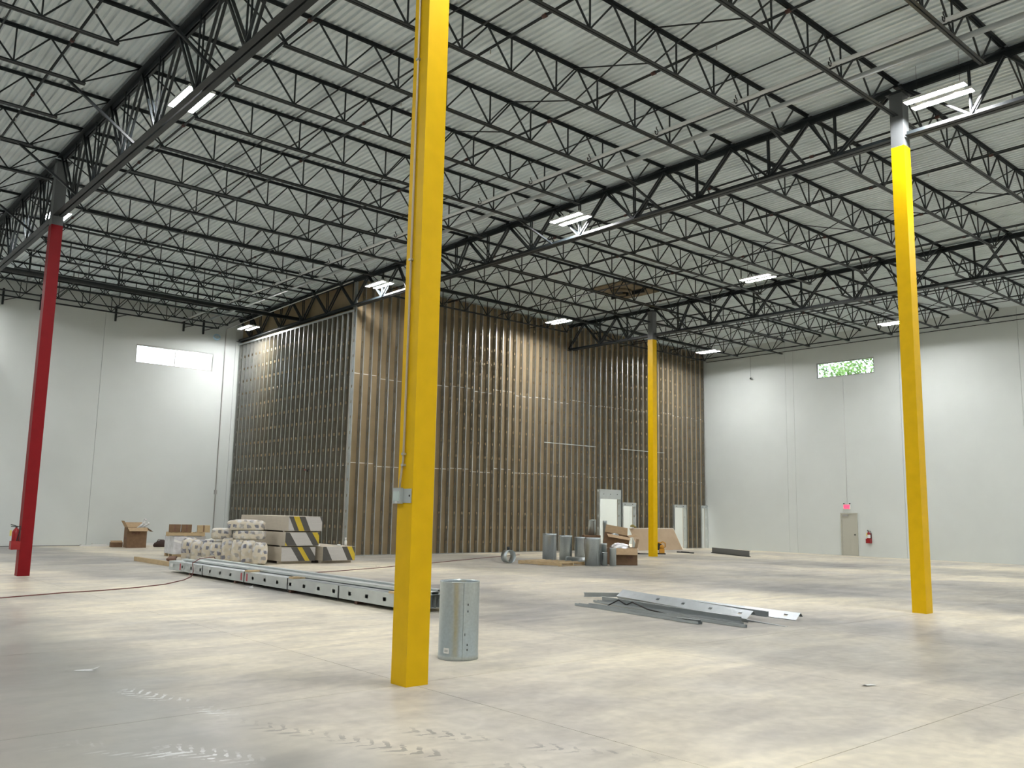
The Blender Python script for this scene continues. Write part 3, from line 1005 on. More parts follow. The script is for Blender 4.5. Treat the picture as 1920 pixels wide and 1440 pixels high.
# ------------------------------------------------------------------ switch box and conduit on the nearest column
xf = 5.55 - HS
t = thing('switch_box', 'grey weatherproof switch box mounted on the nearest yellow column', 'switch box', (xf, 7.906, 1.97))
MB().box(-.012, -.125, -.075, -.001, .055, .075).build('back_plate', M_bundle, t)
bb = MB().box(-.050, .02, -.085, -.012, .155, .085).build('box_body', M_bundle, t)
MB().box(-.064, .045, -.055, -.050, .135, .045).build('clear_cover', mat('clear_cover', (.62, .72, .70), .15), bb)
MB().prism([(.022 * math.cos(q * PI / 6), .014 * math.sin(q * PI / 6)) for q in range(12)], (-.050, .09, -.070), (-.056, .09, -.070)).build('white_knob', M_white, bb)
MB().prism([(.012 * math.cos(q * PI / 6), .012 * math.sin(q * PI / 6)) for q in range(12)], (-.012, -.10, 0), (-.014, -.10, 0)).build('plate_hole', M_black, t)
t = thing('conduit', 'tan conduit running up the nearest yellow column from the switch box', 'conduit', (xf - .018, 7.93, 0))
MB().tube([(-.015, .035, 2.055), (-.015, .03, 2.12), (0, .01, 2.35), (0, .005, 2.6), (0, 0, 4), (0, 0, 10.6)], .0125, 8).build('pipe', mat('conduit_tan', (.50, .42, .30), .5), t)
for z in (2.30, 2.42, 4.6, 7.0):
    MB().box(-.02, -.022, z - .012, .017, .022, z + .012).build('strap', M_conduit, t)

# ------------------------------------------------------------------ galvanized can by the nearest column
t = thing('duct_section', 'large galvanized round duct section standing beside the nearest yellow column', 'duct', (6.98, 8.91, 0))
fixn(MB().lathe([(.252, 0), (.252, .06), (.249, .066), (.249, .935), (.252, .945), (.246, .945), (.243, .93), (.243, 0)], 48, closed=True).build('shell', M_duct, t))
seam_a = R(-115)
MB().bar((.252 * math.cos(seam_a), .252 * math.sin(seam_a), .02), (.252 * math.cos(seam_a), .252 * math.sin(seam_a), .93), .012, .006).build('seam', M_duct, t)


def curved_patch(r, a0, a1, z0, z1, n=6):
    m = MB()
    for i in range(n):
        p, q = a0 + (a1 - a0) * i / n, a0 + (a1 - a0) * (i + 1) / n
        m.quad((r * math.cos(p), r * math.sin(p), z0), (r * math.cos(q), r * math.sin(q), z0), (r * math.cos(q), r * math.sin(q), z1), (r * math.cos(p), r * math.sin(p), z1))
    return m


va = math.atan2(-8.91, -6.98)
o = curved_patch(.2545, va - .78, va - .46, .085, .150).build('white_sticker', M_white, t)
curved_patch(.2552, va - .72, va - .52, .100, .130).build('sticker_print', M_pipegrey, t)
curved_patch(.2525, va + .30, va + .33, .80 - .5, .33).build('rivet', M_steel, t)
for z in (.12, .18, .58, .66):
    curved_patch(.2535, va + .42, va + .47, z, z + .025, 2).build('scuff_mark', M_steel, t)

# ------------------------------------------------------------------ long bundle of steel studs
def lay(a, b, z, flip=0.0):
    """matrix laying a local-z length from a to b (xy) at height z; web vertical by default"""
    a = Vector((a[0], a[1], z)); b = Vector((b[0], b[1], z if len(b) < 3 else b[2]))
    d = (b - a).normalized()
    side = Vector((0, 0, 1)).cross(d).normalized()
    upv = d.cross(side)
    Mx = Matrix((side, upv, d)).transposed().to_4x4()     # local x -> side, y -> up, z -> length
    return Matrix.Translation(a) @ Mx @ Matrix.Rotation(flip, 4, 'Z')


LB = 11.5
t = thing('stud_bundle', 'long banded bundle of pale galvanized steel studs lying on the floor', 'stud bundle', (0, 0, 0))
out = cstud_mesh(LB, .235, .0965, .014, .61, .34, .070, .105, 'stud', M_bundle)
inn = cstud_mesh(LB, .255, .05, .014, name='stud', m=M_bundle, holes=False)
for i in range(10):
    # web on the -x side facing the camera: length runs toward -y
    a = (9.10 + i * .098, 24.55); b = (9.10 + i * .098, 24.55 - LB)
    Mx = Matrix.Translation((a[0], a[1], .070)) @ Matrix(((1, 0, 0, 0), (0, 0, -1, 0), (0, 1, 0, 0), (0, 0, 0, 1)))
    inst('stud', out, t, mat4=Mx)
for yy in (23.2, 20.4, 17.6, 14.9):
    MB().box(9.15, yy - .05, 0, 10.08, yy + .05, .069).build('dunnage_board', M_wooddark, t)
for yy in (22.24, 19.78, 17.62, 15.48):
    m = MB(); m.box(9.090, yy - .012, .03, 9.097, yy + .012, .306); m.box(9.09, yy - .012, .302, 10.10, yy + .012, .307); m.build('steel_band', M_black, t)
for yy in (19.65, 17.45, 13.6):
    MB().box(9.085, yy - .09, .308, 9.38, yy + .09, .345).build('spacer_block', M_wood, t)
MB().box(9.096, 24.28, .15, 9.099, 24.46, .24).build('white_sticker', M_white, t)
for yy in (23.75, 19.95, 19.65):
    MB().box(9.096, yy - .05, .10, 9.099, yy + .02, .27).build('red_mark', mat('red_mark', (.45, .08, .10), .6), t)
# loose studs on top, web up
loose_me = {}
for i, (x0, y0, x1, y1, z, D, lab) in enumerate((
        (9.42, 24.3, 9.50, 13.3, .352, .15, 'long steel stud on top of the bundle, nearest its left edge'),
        (9.68, 24.0, 9.70, 13.1, .335, .15, 'long steel stud on top of the bundle, second from its left edge'),
        (9.92, 24.4, 9.90, 13.2, .365, .15, 'long steel stud on top of the bundle, third from its left edge'),
        (9.22, 17.3, 9.28, 13.2, .390, .10, 'shorter pale steel track lying on the bundle wood spacers'),
        (10.08, 24.7, 10.02, 13.4, .345, .10, 'long steel stud on top of the bundle, at its right edge'))):
    L = math.hypot(x1 - x0, y1 - y0)
    me = cstud_mesh(L, D, .042, name='loose_stud', m=M_bundle, holes=False)
    d = Vector((x1 - x0, y1 - y0, 0)).normalized(); s_ = Vector((d.y, -d.x, 0))
    # web on top: local x -> down, local y -> side, z -> length
    Mx = Matrix((Vector((0, 0, -1)), s_ * (1 if True else -1), d)).transposed().to_4x4()
    Mx = Matrix.Translation(Vector((x0, y0, z + .012)) - s_ * D / 2) @ Mx
    o = inst('loose_stud', me, mat4=Mx); tag(o, lab, 'steel stud', 'loose studs on the bundle')

# second low pile behind the bundle
for i, (x0, y0, x1, y1, z) in enumerate(((10.62, 27.6, 11.35, 15.6, .05), (10.86, 28.2, 11.58, 16.2, .05), (11.12, 28.6, 11.80, 16.8, .05))):
    L = math.hypot(x1 - x0, y1 - y0)
    me = cstud_mesh(L, .15, .042, name='loose_stud', m=M_bundle, holes=False)
    d = Vector((x1 - x0, y1 - y0, 0)).normalized(); s_ = Vector((d.y, -d.x, 0))
    Mx = Matrix((Vector((0, 0, -1)), s_, d)).transposed().to_4x4()
    Mx = Matrix.Translation(Vector((x0, y0, z)) - s_ * .075) @ Mx
    tag(inst('loose_stud', me, mat4=Mx), 'long steel stud on the floor behind the bundle, %s behind it' % ORD[i], 'steel stud', 'loose studs behind the bundle')

# ------------------------------------------------------------------ heap of loose studs in the middle of the floor
M_heap = mat('loose_stud_zinc', (.47, .51, .53), .40, metal=.8, noise=.06, nscale=5)


def heap_stud(a, b, z0, z1, D, mode, holes, lab, F=.045, mt=None):
    mt = mt or M_heap
    if mode == 'web': F = .085
    a = Vector((*a, z0)); b = Vector((*b, z1)); L = (b - a).length; d = (b - a).normalized()
    me = cstud_mesh(L, D, F, .012, .75, .5, .055, .085, 'loose_stud', mt or M_bundle, holes)
    side = Vector((0, 0, 1)).cross(d).normalized(); upv = d.cross(side)
    if side.dot(Vector((-.6, -.8, 0))) < 0: side = -side        # side points to the camera
    if mode == 'web':      # web leaning to the camera
        tl = R(52); yv = (upv * math.cos(tl) - side * math.sin(tl)); xv = -(side * math.cos(tl) + upv * math.sin(tl))
    elif mode == 'flat':   # web flat on the floor, open side up
        yv = side; xv = upv
    elif mode == 'down':   # web on top
        yv = side; xv = -upv
    else:                  # 'open' toward the camera
        yv = upv; xv = side
    Mx = Matrix((xv, yv, d)).transposed().to_4x4()
    o = inst('loose_stud', me, mat4=Matrix.Translation(a) @ Mx)
    return tag(o, lab, 'steel stud', 'heap of loose steel studs')


heap_stud((14.75, 13.12), (14.32, 8.62), .01, .01, .19, 'web', True, 'long pale stud at the back of the floor heap, holed web facing camera')
heap_stud((14.05, 12.62), (13.30, 8.95), .11, .06, .21, 'web', True, 'holed steel stud lying tilted on top of the floor heap')
heap_stud((14.42, 12.2), (13.98, 8.95), .08, .05, .10, 'open', False, 'dark-ended steel channel in the heap behind the tilted stud')
heap_stud((13.55, 12.70), (12.92, 8.75), .005, .005, .10, 'flat', False, 'thin steel track in front of tilted stud in the heap')
heap_stud((13.75, 12.75), (13.15, 8.95), .02, .02, .09, 'open', False, 'narrow steel channel under the tilted stud in the heap')
heap_stud((12.80, 12.50), (12.45, 9.25), .003, .003, .10, 'flat', False, 'flat steel track at the front left of the heap')
heap_stud((12.98, 12.35), (12.72, 8.55), .003, .003, .05, 'flat', False, 'thin steel strip second from the front of the heap')
heap_stud((13.85, 10.9), (13.45, 8.25), .06, .004, .06, 'down', False, 'slender steel strip poking out at the right of the heap')
heap_stud((12.42, 9.75), (12.45, 9.28), .003, .003, .07, 'open', False, 'short steel offcut at the very front of the heap')
heap_stud((14.05, 13.55), (14.45, 12.85), .02, .05, .09, 'open', False, 'short steel channel at the far left end of the heap')
tag(MB().tube([(13.10, 12.0, .02), (13.2, 11.8, .14), (13.32, 11.7, .05), (13.2, 11.45, .13), (13.0, 10.9, .06), (12.95, 10.4, .02)], .014, 6).build('cable', M_black), 'black cable loop lying over the heap of loose studs', 'cable')

# ------------------------------------------------------------------ dark channel near the far column and other far floor pieces
t = thing('dark_channel', 'long dark steel channel on the floor near the right wall', 'channel', (0, 0, 0))
me = cstud_mesh(3.6, .26, .06, name='channel', m=M_greypaint, holes=False)
d = Vector((-1.70, -3.3, 0)).normalized(); s_ = Vector((-d.y, d.x, 0))
inst('channel', me, t, mat4=Matrix.Translation((35.7, 25.9, .005)) @ Matrix((Vector((d.y, -d.x, 0)) * -1, Vector((0, 0, 1)), d)).transposed().to_4x4())
MB().bar((35.7, 25.9, .02), (35.7 + d.x * 3.6, 25.9 + d.y * 3.6, .02), .10, .03).build('lower_flange', M_steel, t)
t = thing('dark_bar', 'short dark steel bar on the floor right of the far column', 'bar', (0, 0, 0))
MB().bar((34.24, 26.85, .03), (34.15, 25.83, .03), .08, .05).build('bar_body', M_steel, t)
MB().bar((34.22, 26.6, .06), (34.18, 26.1, .06), .03, .02).build('bar_rib', M_steel, t)

# leaning gypsum sheet
t = thing('gypsum_sheet', 'tan gypsum sheet leaning on the stud wall behind the far column', 'board', (33.9, 29.0, 0))
ang = math.atan2(.66, 1.06)
Lx, Hh = 3.55, 1.25
m = MB(); n_ = len(m.v)
m.box(0, 0, 0, Lx, .016, Hh)
o = m.build('sheet', [M_gyptan], t); o.rotation_euler = (-ang * .93, 0, 0)
m = MB(); m.box(0, -.001, Hh - .03, Lx, .017, Hh + .001); m.box(Lx - .03, -.001, 0, Lx + .001, .017, Hh - .03); m.box(-.001, -.001, 0, .02, .017, Hh - .03)
o2 = m.build('sheet_edge', M_gypedge, t); o2.rotation_euler = o.rotation_euler
# work glove / hat on the sheet corner
t = thing('work_glove', 'olive work glove on top corner of the leaning gypsum sheet', 'glove', (34.15, 29.6, 1.14))
m = MB(); m.lathe([(0, 0), (.10, .0), (.13, .04), (.10, .09), (.04, .12), (0, .12)], 10); o = m.build('palm', mat('olive', (.23, .19, .05), .8), t)
for i in range(4):
    MB().tube([(-.06 + .04 * i, -.08, .05), (-.07 + .045 * i, -.16, .02), (-.07 + .045 * i, -.20, -.04)], .018, 6).build('finger', o.data.materials[0], t)
# yellow demolition saw by the far column
t = thing('power_tool', 'yellow and black power saw on floor beside the far column', 'power tool', (32.0, 26.05, 0), R(-38))
MB().box(-.22, -.16, 0, .20, .16, .05).build('base_plate', M_black, t)
m = MB(); m.box(-.06, -.10, .05, .16, .10, .24); m.lathe([(.0, .24), (.09, .24), (.11, .34), (.07, .42), (0, .43)], 12, .06, 0); m.build('motor_body', M_tool, t)
MB().rod((-.10, -.02, .36), (-.10, .03, .36), .17, 20).build('blade', M_steel, t)
m = MB(); m.tube([(-.24, .0, .30), (-.22, 0, .46), (-.10, 0, .53), (.03, 0, .48)], .035, 8); m.build('blade_guard', M_tool, t)
MB().tube([(.12, 0, .24), (.22, 0, .34), (.22, 0, .50), (.10, 0, .56), (0, 0, .52)], .025, 8).build('handle', M_tool, t)
for i, (px, py, l_, r_) in enumerate(((30.9, 26.5, .9, -.6), (31.3, 26.25, .7, -.75))):
    t = thing('hand_tool', 'dark bar tool on the floor left of the far column, the %s one' % ['back', 'front'][i], 'tool', (px, py, 0), r_)
    MB().bar((-l_ / 2, 0, .02), (l_ / 2, 0, .02), .05, .035).build('shank', M_black, t)
    MB().box(-l_ / 2 - .08, -.07, 0, -l_ / 2, .07, .05).build('head', M_black, t)

# ------------------------------------------------------------------ duct group
def duct(x, y, r, h, label, z=0, group='round duct pieces', mt=None, nsm=28, seam=R(-100)):
    t = thing('duct_section', label, 'duct', (x, y, z), 0, group)
    fixn(MB().lathe([(r, 0), (r, h * .93), (r + .004, h * .94), (r + .004, h), (r - .004, h), (r - .006, 0)], nsm, closed=True).build('shell', mt or M_duct, t))
    MB().bar(((r + .001) * math.cos(seam), (r + .001) * math.sin(seam), .01), ((r + .001) * math.cos(seam), (r + .001) * math.sin(seam), h - .01), .014, .008).build('seam', M_duct, t)
    return t


duct(23.05, 24.05, .265, 1.02, 'tallest galvanized duct at left, standing behind the wooden pallet', 0)
duct(24.30, 24.45, .25, .93, 'galvanized duct second from left in the far duct group', 0)
duct(24.72, 24.10, .20, .88, 'galvanized duct third from left in the far duct group', 0)
duct(22.62, 21.42, .275, .96, 'broad galvanized duct standing at the front of the duct group', 0)
duct(22.98, 21.20, .10, .46, 'short thin galvanized pipe right of the broad front duct', 0)
duct(23.20, 21.45, .12, .76, 'slim galvanized pipe behind the short thin pipe', 0)
duct(23.22, 21.02, .115, .62, 'pale slim pipe standing left of the low cardboard box', 0, mt=M_bundle)
duct(26.30, 24.95, .16, .62, 'small galvanized duct standing on the brown carton', .92)
duct(26.95, 24.85, .085, 1.50, 'tall thin galvanized pipe behind the tilted cardboard box', 0)
# lying long duct
t = thing('duct_section', 'thin galvanized pipe lying on floor behind the broad front duct', 'duct', (0, 0, 0), 0, 'round duct pieces')
MB().rod((23.05, 23.05, .115), (22.95, 21.65, .115), .11, 16).build('shell', M_duct, t)
MB().rod((23.06, 23.10, .115), (23.055, 23.03, .115), .118, 16).build('collar', M_duct, t)
# duct ring on the floor
t = thing('duct_ring', 'short round duct ring lying on its side left of the pallet', 'duct', (20.75, 23.75, .24))
o = fixn(MB().lathe([(.225, -.15), (.225, .15), (.218, .15), (.218, -.15)], 28, closed=True).build('ring', M_duct, t))
o.rotation_euler = (R(90), 0, R(0))
o = MB().rod((0, 0, .22), (0, .02, .33), .05, 10).build('damper_stub', M_steel, t)
# carton standing behind ducts
t = thing('cardboard_box', 'brown carton carrying the small galvanized duct', 'box', (26.25, 24.95, 0), R(-35))
MB().box(-.34, -.22, 0, .34, .22, .92).build('carton', M_card, t)
MB().box(-.342, -.03, .5, -.341, .03, .915).build('tape_strip', M_cardin, t)


def open_box(name, label, loc, w, d, h, rz, flaps, mt=None, mi=None, tilt=(0, 0)):
    """open carton w x d x h; flaps = dict side -> angle outward (deg)"""
    mt = mt or M_card; mi = mi or M_cardin
    t = thing(name, label, 'box', loc, rz)
    t.rotation_euler = (tilt[0], tilt[1], rz)
    m = MB(); k = .008
    m.box(-w / 2, -d / 2, 0, w / 2, d / 2, k)
    m.box(-w / 2, -d / 2, k, w / 2, -d / 2 + k, h); m.box(-w / 2, d / 2 - k, k, w / 2, d / 2, h)
    m.box(-w / 2, -d / 2 + k, k, -w / 2 + k, d / 2 - k, h); m.box(w / 2 - k, -d / 2 + k, k, w / 2, d / 2 - k, h)
    m.build('carton', mt, t)
    fl_ = min(w, d) * .5
    for side, a in flaps.items():
        a = R(a)
        m = MB()
        if side in ('front', 'back'):
            s_ = -1 if side == 'front' else 1
            y0, z0 = s_ * d / 2, h
            y1, z1 = y0 + s_ * fl_ * math.sin(a), h + fl_ * math.cos(a)
            m.quad((-w / 2, y0, z0), (w / 2, y0, z0), (w / 2 - .02, y1, z1), (-w / 2 + .02, y1, z1))
            m.quad((-w / 2, y0 - s_ * .006, z0), (w / 2, y0 - s_ * .006, z0), (w / 2 - .02, y1 - s_ * .006, z1 + .004), (-w / 2 + .02, y1 - s_ * .006, z1 + .004))
        else:
            s_ = -1 if side == 'left' else 1
            x0, z0 = s_ * w / 2, h
            x1, z1 = x0 + s_ * fl_ * math.sin(a), h + fl_ * math.cos(a)
            m.quad((x0, -d / 2, z0), (x0, d / 2, z0), (x1, d / 2 - .02, z1), (x1, -d / 2 + .02, z1))
            m.quad((x0 - s_ * .006, -d / 2, z0), (x0 - s_ * .006, d / 2, z0), (x1 - s_ * .006, d / 2 - .02, z1 + .004), (x1 - s_ * .006, -d / 2 + .02, z1 + .004))
        m.build('flap', mi, t)
    return t


# tall open box by the left wall
b = open_box('cardboard_box', 'tall open cardboard box standing by the left wall', (12.85, 38.75, 0), .78, .62, .84, R(-6), {'front': 118, 'left': 30, 'right': 125, 'back': 50})
MB().box(-.22, -.3125, .55, .12, -.311, .66).build('print_patch', M_wooddark, b)
MB().box(-.393, -.2, .36, -.391, .2, .44).build('print_patch', M_wooddark, b)
for i, (dx, a0, l_) in enumerate(((.05, 40, .34), (.16, 62, .42), (.20, 35, .36))):
    t = thing('pipe_fitting', 'white plastic pipe fitting poking out of the tall box, %s' % ['left piece', 'upright piece', 'right piece'][i], 'fitting', (12.85 + dx, 38.72, .80))
    q = Vector((math.cos(R(a0)), 0, math.sin(R(a0))))
    MB().rod((0, 0, 0), tuple(q * l_), .045, 10).build('pipe', M_white, t)
    MB().rod(tuple(q * (l_ - .05)), tuple(q * (l_ + .03)), .055, 10).build('socket', M_white, t)
    MB().rod(tuple(q * (l_ + .031)), tuple(q * (l_ + .034)), .044, 10).build('socket_hole', M_black, t)
t = thing('cardboard_box', 'flat low cardboard box left of the tall open box', 'box', (12.30, 39.30, 0), R(-10))
MB().box(-.26, -.2, 0, .20, .2, .20).build('carton', M_card, t)
m = MB(); m.quad((-.26, -.2, .2), (.20, -.2, .2), (.20, .12, .27), (-.26, .12, .27)); m.build('flap', M_cardin, t)
t = thing('tool_bag', 'dark brown slumped bag on the floor by the left wall', 'bag', (13.98, 38.95, 0))
m = MB(); m.lathe([(0, .0), (.24, .0), (.27, .08), (.22, .20), (.10, .27), (0, .28)], 16)
for i, v in enumerate(m.v):
    s_ = 1 + .18 * math.sin(7 * v[0] + 3 * v[2]) + .12 * math.sin(11 * v[1])
    m.v[i] = (v[0] * 1.15 * s_, v[1] * s_, v[2] * (1 + .2 * math.sin(9 * v[0])))
m.build('bag_body', M_cloth, t)
MB().tube([(-.15, 0, .2), (-.08, 0, .31), (.08, 0, .30), (.15, 0, .2)], .016, 6).build('bag_handle', M_cloth, t)
# scraps along the left wall
for i, (px, py, l_, r_, zz) in enumerate(((11.55, 40.45, .8, .1, .05), (11.85, 40.2, .6, -.3, .09), (12.2, 40.55, .9, .05, .03), (14.3, 40.6, 1.6, 0, .10))):
    t = thing('white_offcut', 'white trim offcut on the floor by the left wall, %s from left' % ORD[i], 'offcut', (px, py, 0), r_, 'white scraps by the left wall')
    MB().box(-l_ / 2, -.05, 0, l_ / 2, .05, zz).build('strip', M_white, t)
    MB().box(-l_ / 2, -.05, zz, -l_ / 2 + .05, .05, zz + .03).build('strip_end', M_conduit, t)

# tilted box + low box with foil
def plain_box_at(label, loc, w, d, h, rz, flaps, tilt=(0, 0)):
    return open_box('cardboard_box', label, loc, w, d, h, rz, flaps, tilt=tilt)


t = thing('cardboard_box', 'dark closed carton under the tilted cardboard box', 'box', (26.45, 23.75, 0), R(-38))
MB().box(-.50, -.33, 0, .50, .33, .42).build('carton', M_card, t)
MB().box(-.502, -.03, .1, .502, .03, .4215).build('tape_strip', M_cardin, t)
plain_box_at('open cardboard box tilted on top behind the foil duct box', (26.30, 23.70, .47), .92, .60, .52, R(-38), {'front': 105, 'right': 70, 'back': 20}, tilt=(R(6), R(9)))
lowb = plain_box_at('low open cardboard box full of foil duct in the duct group', (24.15, 21.42, 0), 1.0, .62, .60, R(-40), {'right': 12, 'front': 140})
MB().box(.10, -.3125, .22, .34, -.3105, .30).build('print_patch', M_wooddark, lowb)
t = thing('flexible_duct', 'crumpled silver foil duct in the low cardboard box', 'duct', (24.05, 21.42, .46), R(-40))
rnd = random.Random(2)
for q in range(5):
    m = MB()
    pts = []
    for i in range(9):
        a = i / 8
        pts.append((-.32 + .62 * a, -.2 + .10 * q + rnd.uniform(-.03, .03), .02 + .12 * math.sin(a * PI) + .05 * q * (1 - abs(q - 2) / 3) + rnd.uniform(-.02, .02)))
    m.tube(pts, .075, 10); m.build('foil_coil', M_foil, t)
# metal elbow inside the tilted box
t = thing('duct_section', 'rounded metal duct piece showing in the tilted cardboard box', 'duct', (26.45, 23.85, .75), 0, 'round duct pieces')
MB().lathe([(.18, -.1), (.18, .16), (.14, .24), (.06, .28), (0, .29)], 20).build('shell', M_duct, t)
MB().lathe([(.184, .10), (.184, .13)], 20).build('seam', M_duct, t)

# wooden pallet in front of the ducts
def pallet(name, label, loc, rz, L=1.25, Wd=1.0, h=.13, mt=None):
    mt = mt or M_wood
    p = thing(name, label, 'pallet', loc, rz)
    for s_ in (-1, 0, 1):
        MB().box(-L / 2, s_ * (Wd / 2 - .03) - .03, .018, L / 2, s_ * (Wd / 2 - .03) + .03, h - .018).build('stringer', mt, p)
    n = 7
    dm = MB().box(-.05, -Wd / 2, h - .018, .05, Wd / 2, h).mesh('deck_board', mt)
    bm_ = MB().box(-.05, -Wd / 2, 0, .05, Wd / 2, .018).mesh('bottom_board', mt)
    for i in range(n):
        inst('deck_board', dm, p, loc=(-L / 2 + .06 + (L - .12) * i / (n - 1), 0, 0))
    for i in range(3):
        inst('bottom_board', bm_, p, loc=(-L / 2 + .06 + (L - .12) * i / 2, 0, 0))
    return p


pallet('wooden_pallet', 'flat wooden pallet on the floor before the tall galvanized duct', (21.72, 22.55, 0), R(-82), 1.9, 1.4, .12)

# ------------------------------------------------------------------ gypsum board stacks
def tape_end(parent, w, z0, z1, y, stripes, slant):
    """slanted printed tape stripes on the end face; stripes = [(x0, x1, material)] at the top"""
    for a, b, mt in stripes:
        m = MB()
        pts = [(a + slant, z0), (b + slant, z0), (b, z1), (a, z1)]
        # clip to 0..w
        poly = pts
        for lim, sg in ((0, 1), (w, -1)):
            outp = []
            for i in range(len(poly)):
                p, q = poly[i], poly[(i + 1) % len(poly)]
                ip, iq = sg * (p[0] - lim) >= 0, sg * (q[0] - lim) >= 0
                if ip: outp.append(p)
                if ip != iq:
                    tt = (lim - p[0]) / (q[0] - p[0]); outp.append((lim, p[1] + tt * (q[1] - p[1])))
            poly = outp
            if not poly: break
        if len(poly) > 2:
            m.quad(*[(p[0], y, p[1]) for p in poly]); m.build('end_tape', mt, parent)


def lift(label, x, y, z, w, L, h, stripes, slant, nb=16):
    t = thing('drywall_stack', label, 'drywall', (x, y, z), 0, 'stacked gypsum board lifts')
    th = h / nb
    bm_ = MB().box(0, 0, 0, w, L, th - .0022).mesh('gypsum_board', [M_gypface])
    rnd = random.Random(int(x * 100 + z * 77))
    for i in range(nb):
        inst('gypsum_board', bm_, t, loc=(rnd.uniform(-.004, .004), rnd.uniform(0, .006), i * th))
    tape_end(t, w, .004, h - .004, -.0015, stripes, slant)
    # thin dark joint lines between boards show through the darker print
    for i in range(1, nb):
        MB().box(.0, -.0022, i * th - .0016, w, -.0018, i * th + .0006).build('board_joint', M_dark, t)
    return t


G_, Wt, Yw = M_sheetgrey, M_tapewhite, M_tapeyellow
lift('lowest gypsum board lift of the three-high stack', 13.32, 26.32, .085, 1.21, 3.60, .445, [(-.5, .0, Wt), (0, .32, Wt), (.32, .55, G_), (.55, .72, Yw), (.72, 1.0, G_), (1.0, 1.5, Wt)], .30)
lift('middle gypsum board lift of the three-high stack', 13.42, 26.30, .575, 1.21, 3.60, .43, [(-.45, -.20, Yw), (-.20, .14, G_), (.14, .72, Wt), (.72, .95, G_), (.95, 1.14, Yw), (1.14, 1.4, G_)], .28)
lift('top gypsum board lift of the three-high stack', 13.52, 26.32, 1.05, 1.21, 3.60, .47, [(-.5, -.28, Wt), (-.28, 0, Wt), (0.0, .16, G_), (.16, .36, Yw), (.36, .58, G_), (.58, 1.12, Wt), (1.12, 1.5, G_)], .22)
lift('single gypsum board lift on the floor right of the tall stack', 14.68, 26.08, .085, 1.21, 3.60, .46, [(-.4, .12, G_), (.12, .70, Wt), (.70, .90, G_), (.90, 1.08, Yw), (1.08, 1.4, G_)], .24)
for i, (xa, xb, ya, z, h) in enumerate(((13.32, 14.5, 26.5, .0, .08), (13.32, 14.5, 29.4, .0, .08), (14.7, 15.88, 26.3, 0, .08), (14.7, 15.88, 29.2, 0, .08),
                                        (13.44, 14.6, 26.6, .535, .035), (13.44, 14.6, 29.4, .535, .035), (13.52, 14.62, 26.6, 1.01, .035), (13.52, 14.62, 29.4, 1.01, .035))):
    places = ['front floor block under the three-high stack', 'rear floor block under the three-high stack', 'front floor block under the single lift', 'rear floor block under the single lift',
              'front spacer under the middle lift', 'rear spacer under the middle lift', 'front spacer under the top lift', 'rear spacer under the top lift']
    tag(MB().box(xa, ya, z, xb, ya + .10, z + h).build('gypsum_spacer', M_gypface), 'gypsum strip spacer, ' + places[i], 'spacer', 'gypsum strip spacers')
for j, yy in enumerate((26.55, 27.35)):
    for z, w in ((.535, 'lower'), (1.01, 'upper')):
        pass
tag(MB().box(14.72, 26.5, .55, 14.80, 29.4, .60).build('corner_trim', M_white), 'white corner trim lying on the single gypsum lift', 'trim')
t = thing('spray_bottle', 'small white bottle standing on the single gypsum board lift', 'bottle', (15.80, 26.55, .545))
MB().lathe([(0, 0), (.045, 0), (.045, .15), (.02, .19), (.015, .2), (.015, .24), (0, .24)], 12).build('bottle_body', M_white, t)
MB().box(-.04, -.012, .24, .02, .012, .275).build('nozzle', M_white, t)
t = thing('paper_scrap', 'crumpled white paper on the single gypsum board lift', 'paper', (15.48, 26.45, .545))
m = MB(); m.lathe([(0, 0), (.07, 0), (.08, .03), (.05, .06), (0, .065)], 7); m.build('crumple', M_white, t)
MB().box(-.18, -.03, 0, -.07, .05, .02).build('torn_edge', M_white, t)

# ------------------------------------------------------------------ insulation bags
def bag_mesh(w, d, h, seed):
    rnd = random.Random(seed)
    nu, nv = 28, 16
    m = MB(); ph = [rnd.uniform(0, 6.28) for _ in range(6)]
    rows_ = []
    for j in range(nv + 1):
        v = -PI / 2 + PI * j / nv
        r_ = []
        for i in range(nu):
            u = 2 * PI * i / nu
            def se(c, e): return math.copysign(abs(c) ** e, c)
            x = w / 2 * se(math.cos(v), .35) * se(math.cos(u), .42)
            y = d / 2 * se(math.cos(v), .35) * se(math.sin(u), .42)
            z = h / 2 * se(math.sin(v), .45)
            k = 1 + .035 * math.sin(5 * u + ph[0] + 6 * z) + .03 * math.sin(9 * z / h * 2 + ph[1]) + .02 * math.sin(11 * u + ph[2])
            x *= k; y *= k
            z = z * (1 + .03 * math.sin(3 * u + ph[3]))
            r_.append((x, y, max(-h / 2, z)))
        rows_.append(r_)
    for r_ in rows_: m.v += r_
    for j in range(nv):
        for i in range(nu):
            a, b = j * nu + i, j * nu + (i + 1) % nu
            m.f.append((a, b, b + nu, a + nu)); m.sm.append(True); m.mi.append(0)
    return m.mesh('bag_film', M_bag)


va_ = math.atan2(28, 12.3) - PI / 2


def bag(label, x, y, z, w, d, h, rz, seed, lie=False):
    t = thing('insulation_bag', label, 'bag', (x, y, z), rz, 'insulation bags')
    inst('bag_film', bag_mesh(w, d, h, seed), t, loc=(0, 0, h / 2))
    # pinched seam along the top of the film
    m = MB(); m.tube([(-w * .30, 0, h * .985), (-w * .1, .01, h * 1.0), (w * .12, -.01, h * .995), (w * .30, 0, h * .98)], .014, 6)
    s_ = m.build('film_seam', M_white, t)
    return t


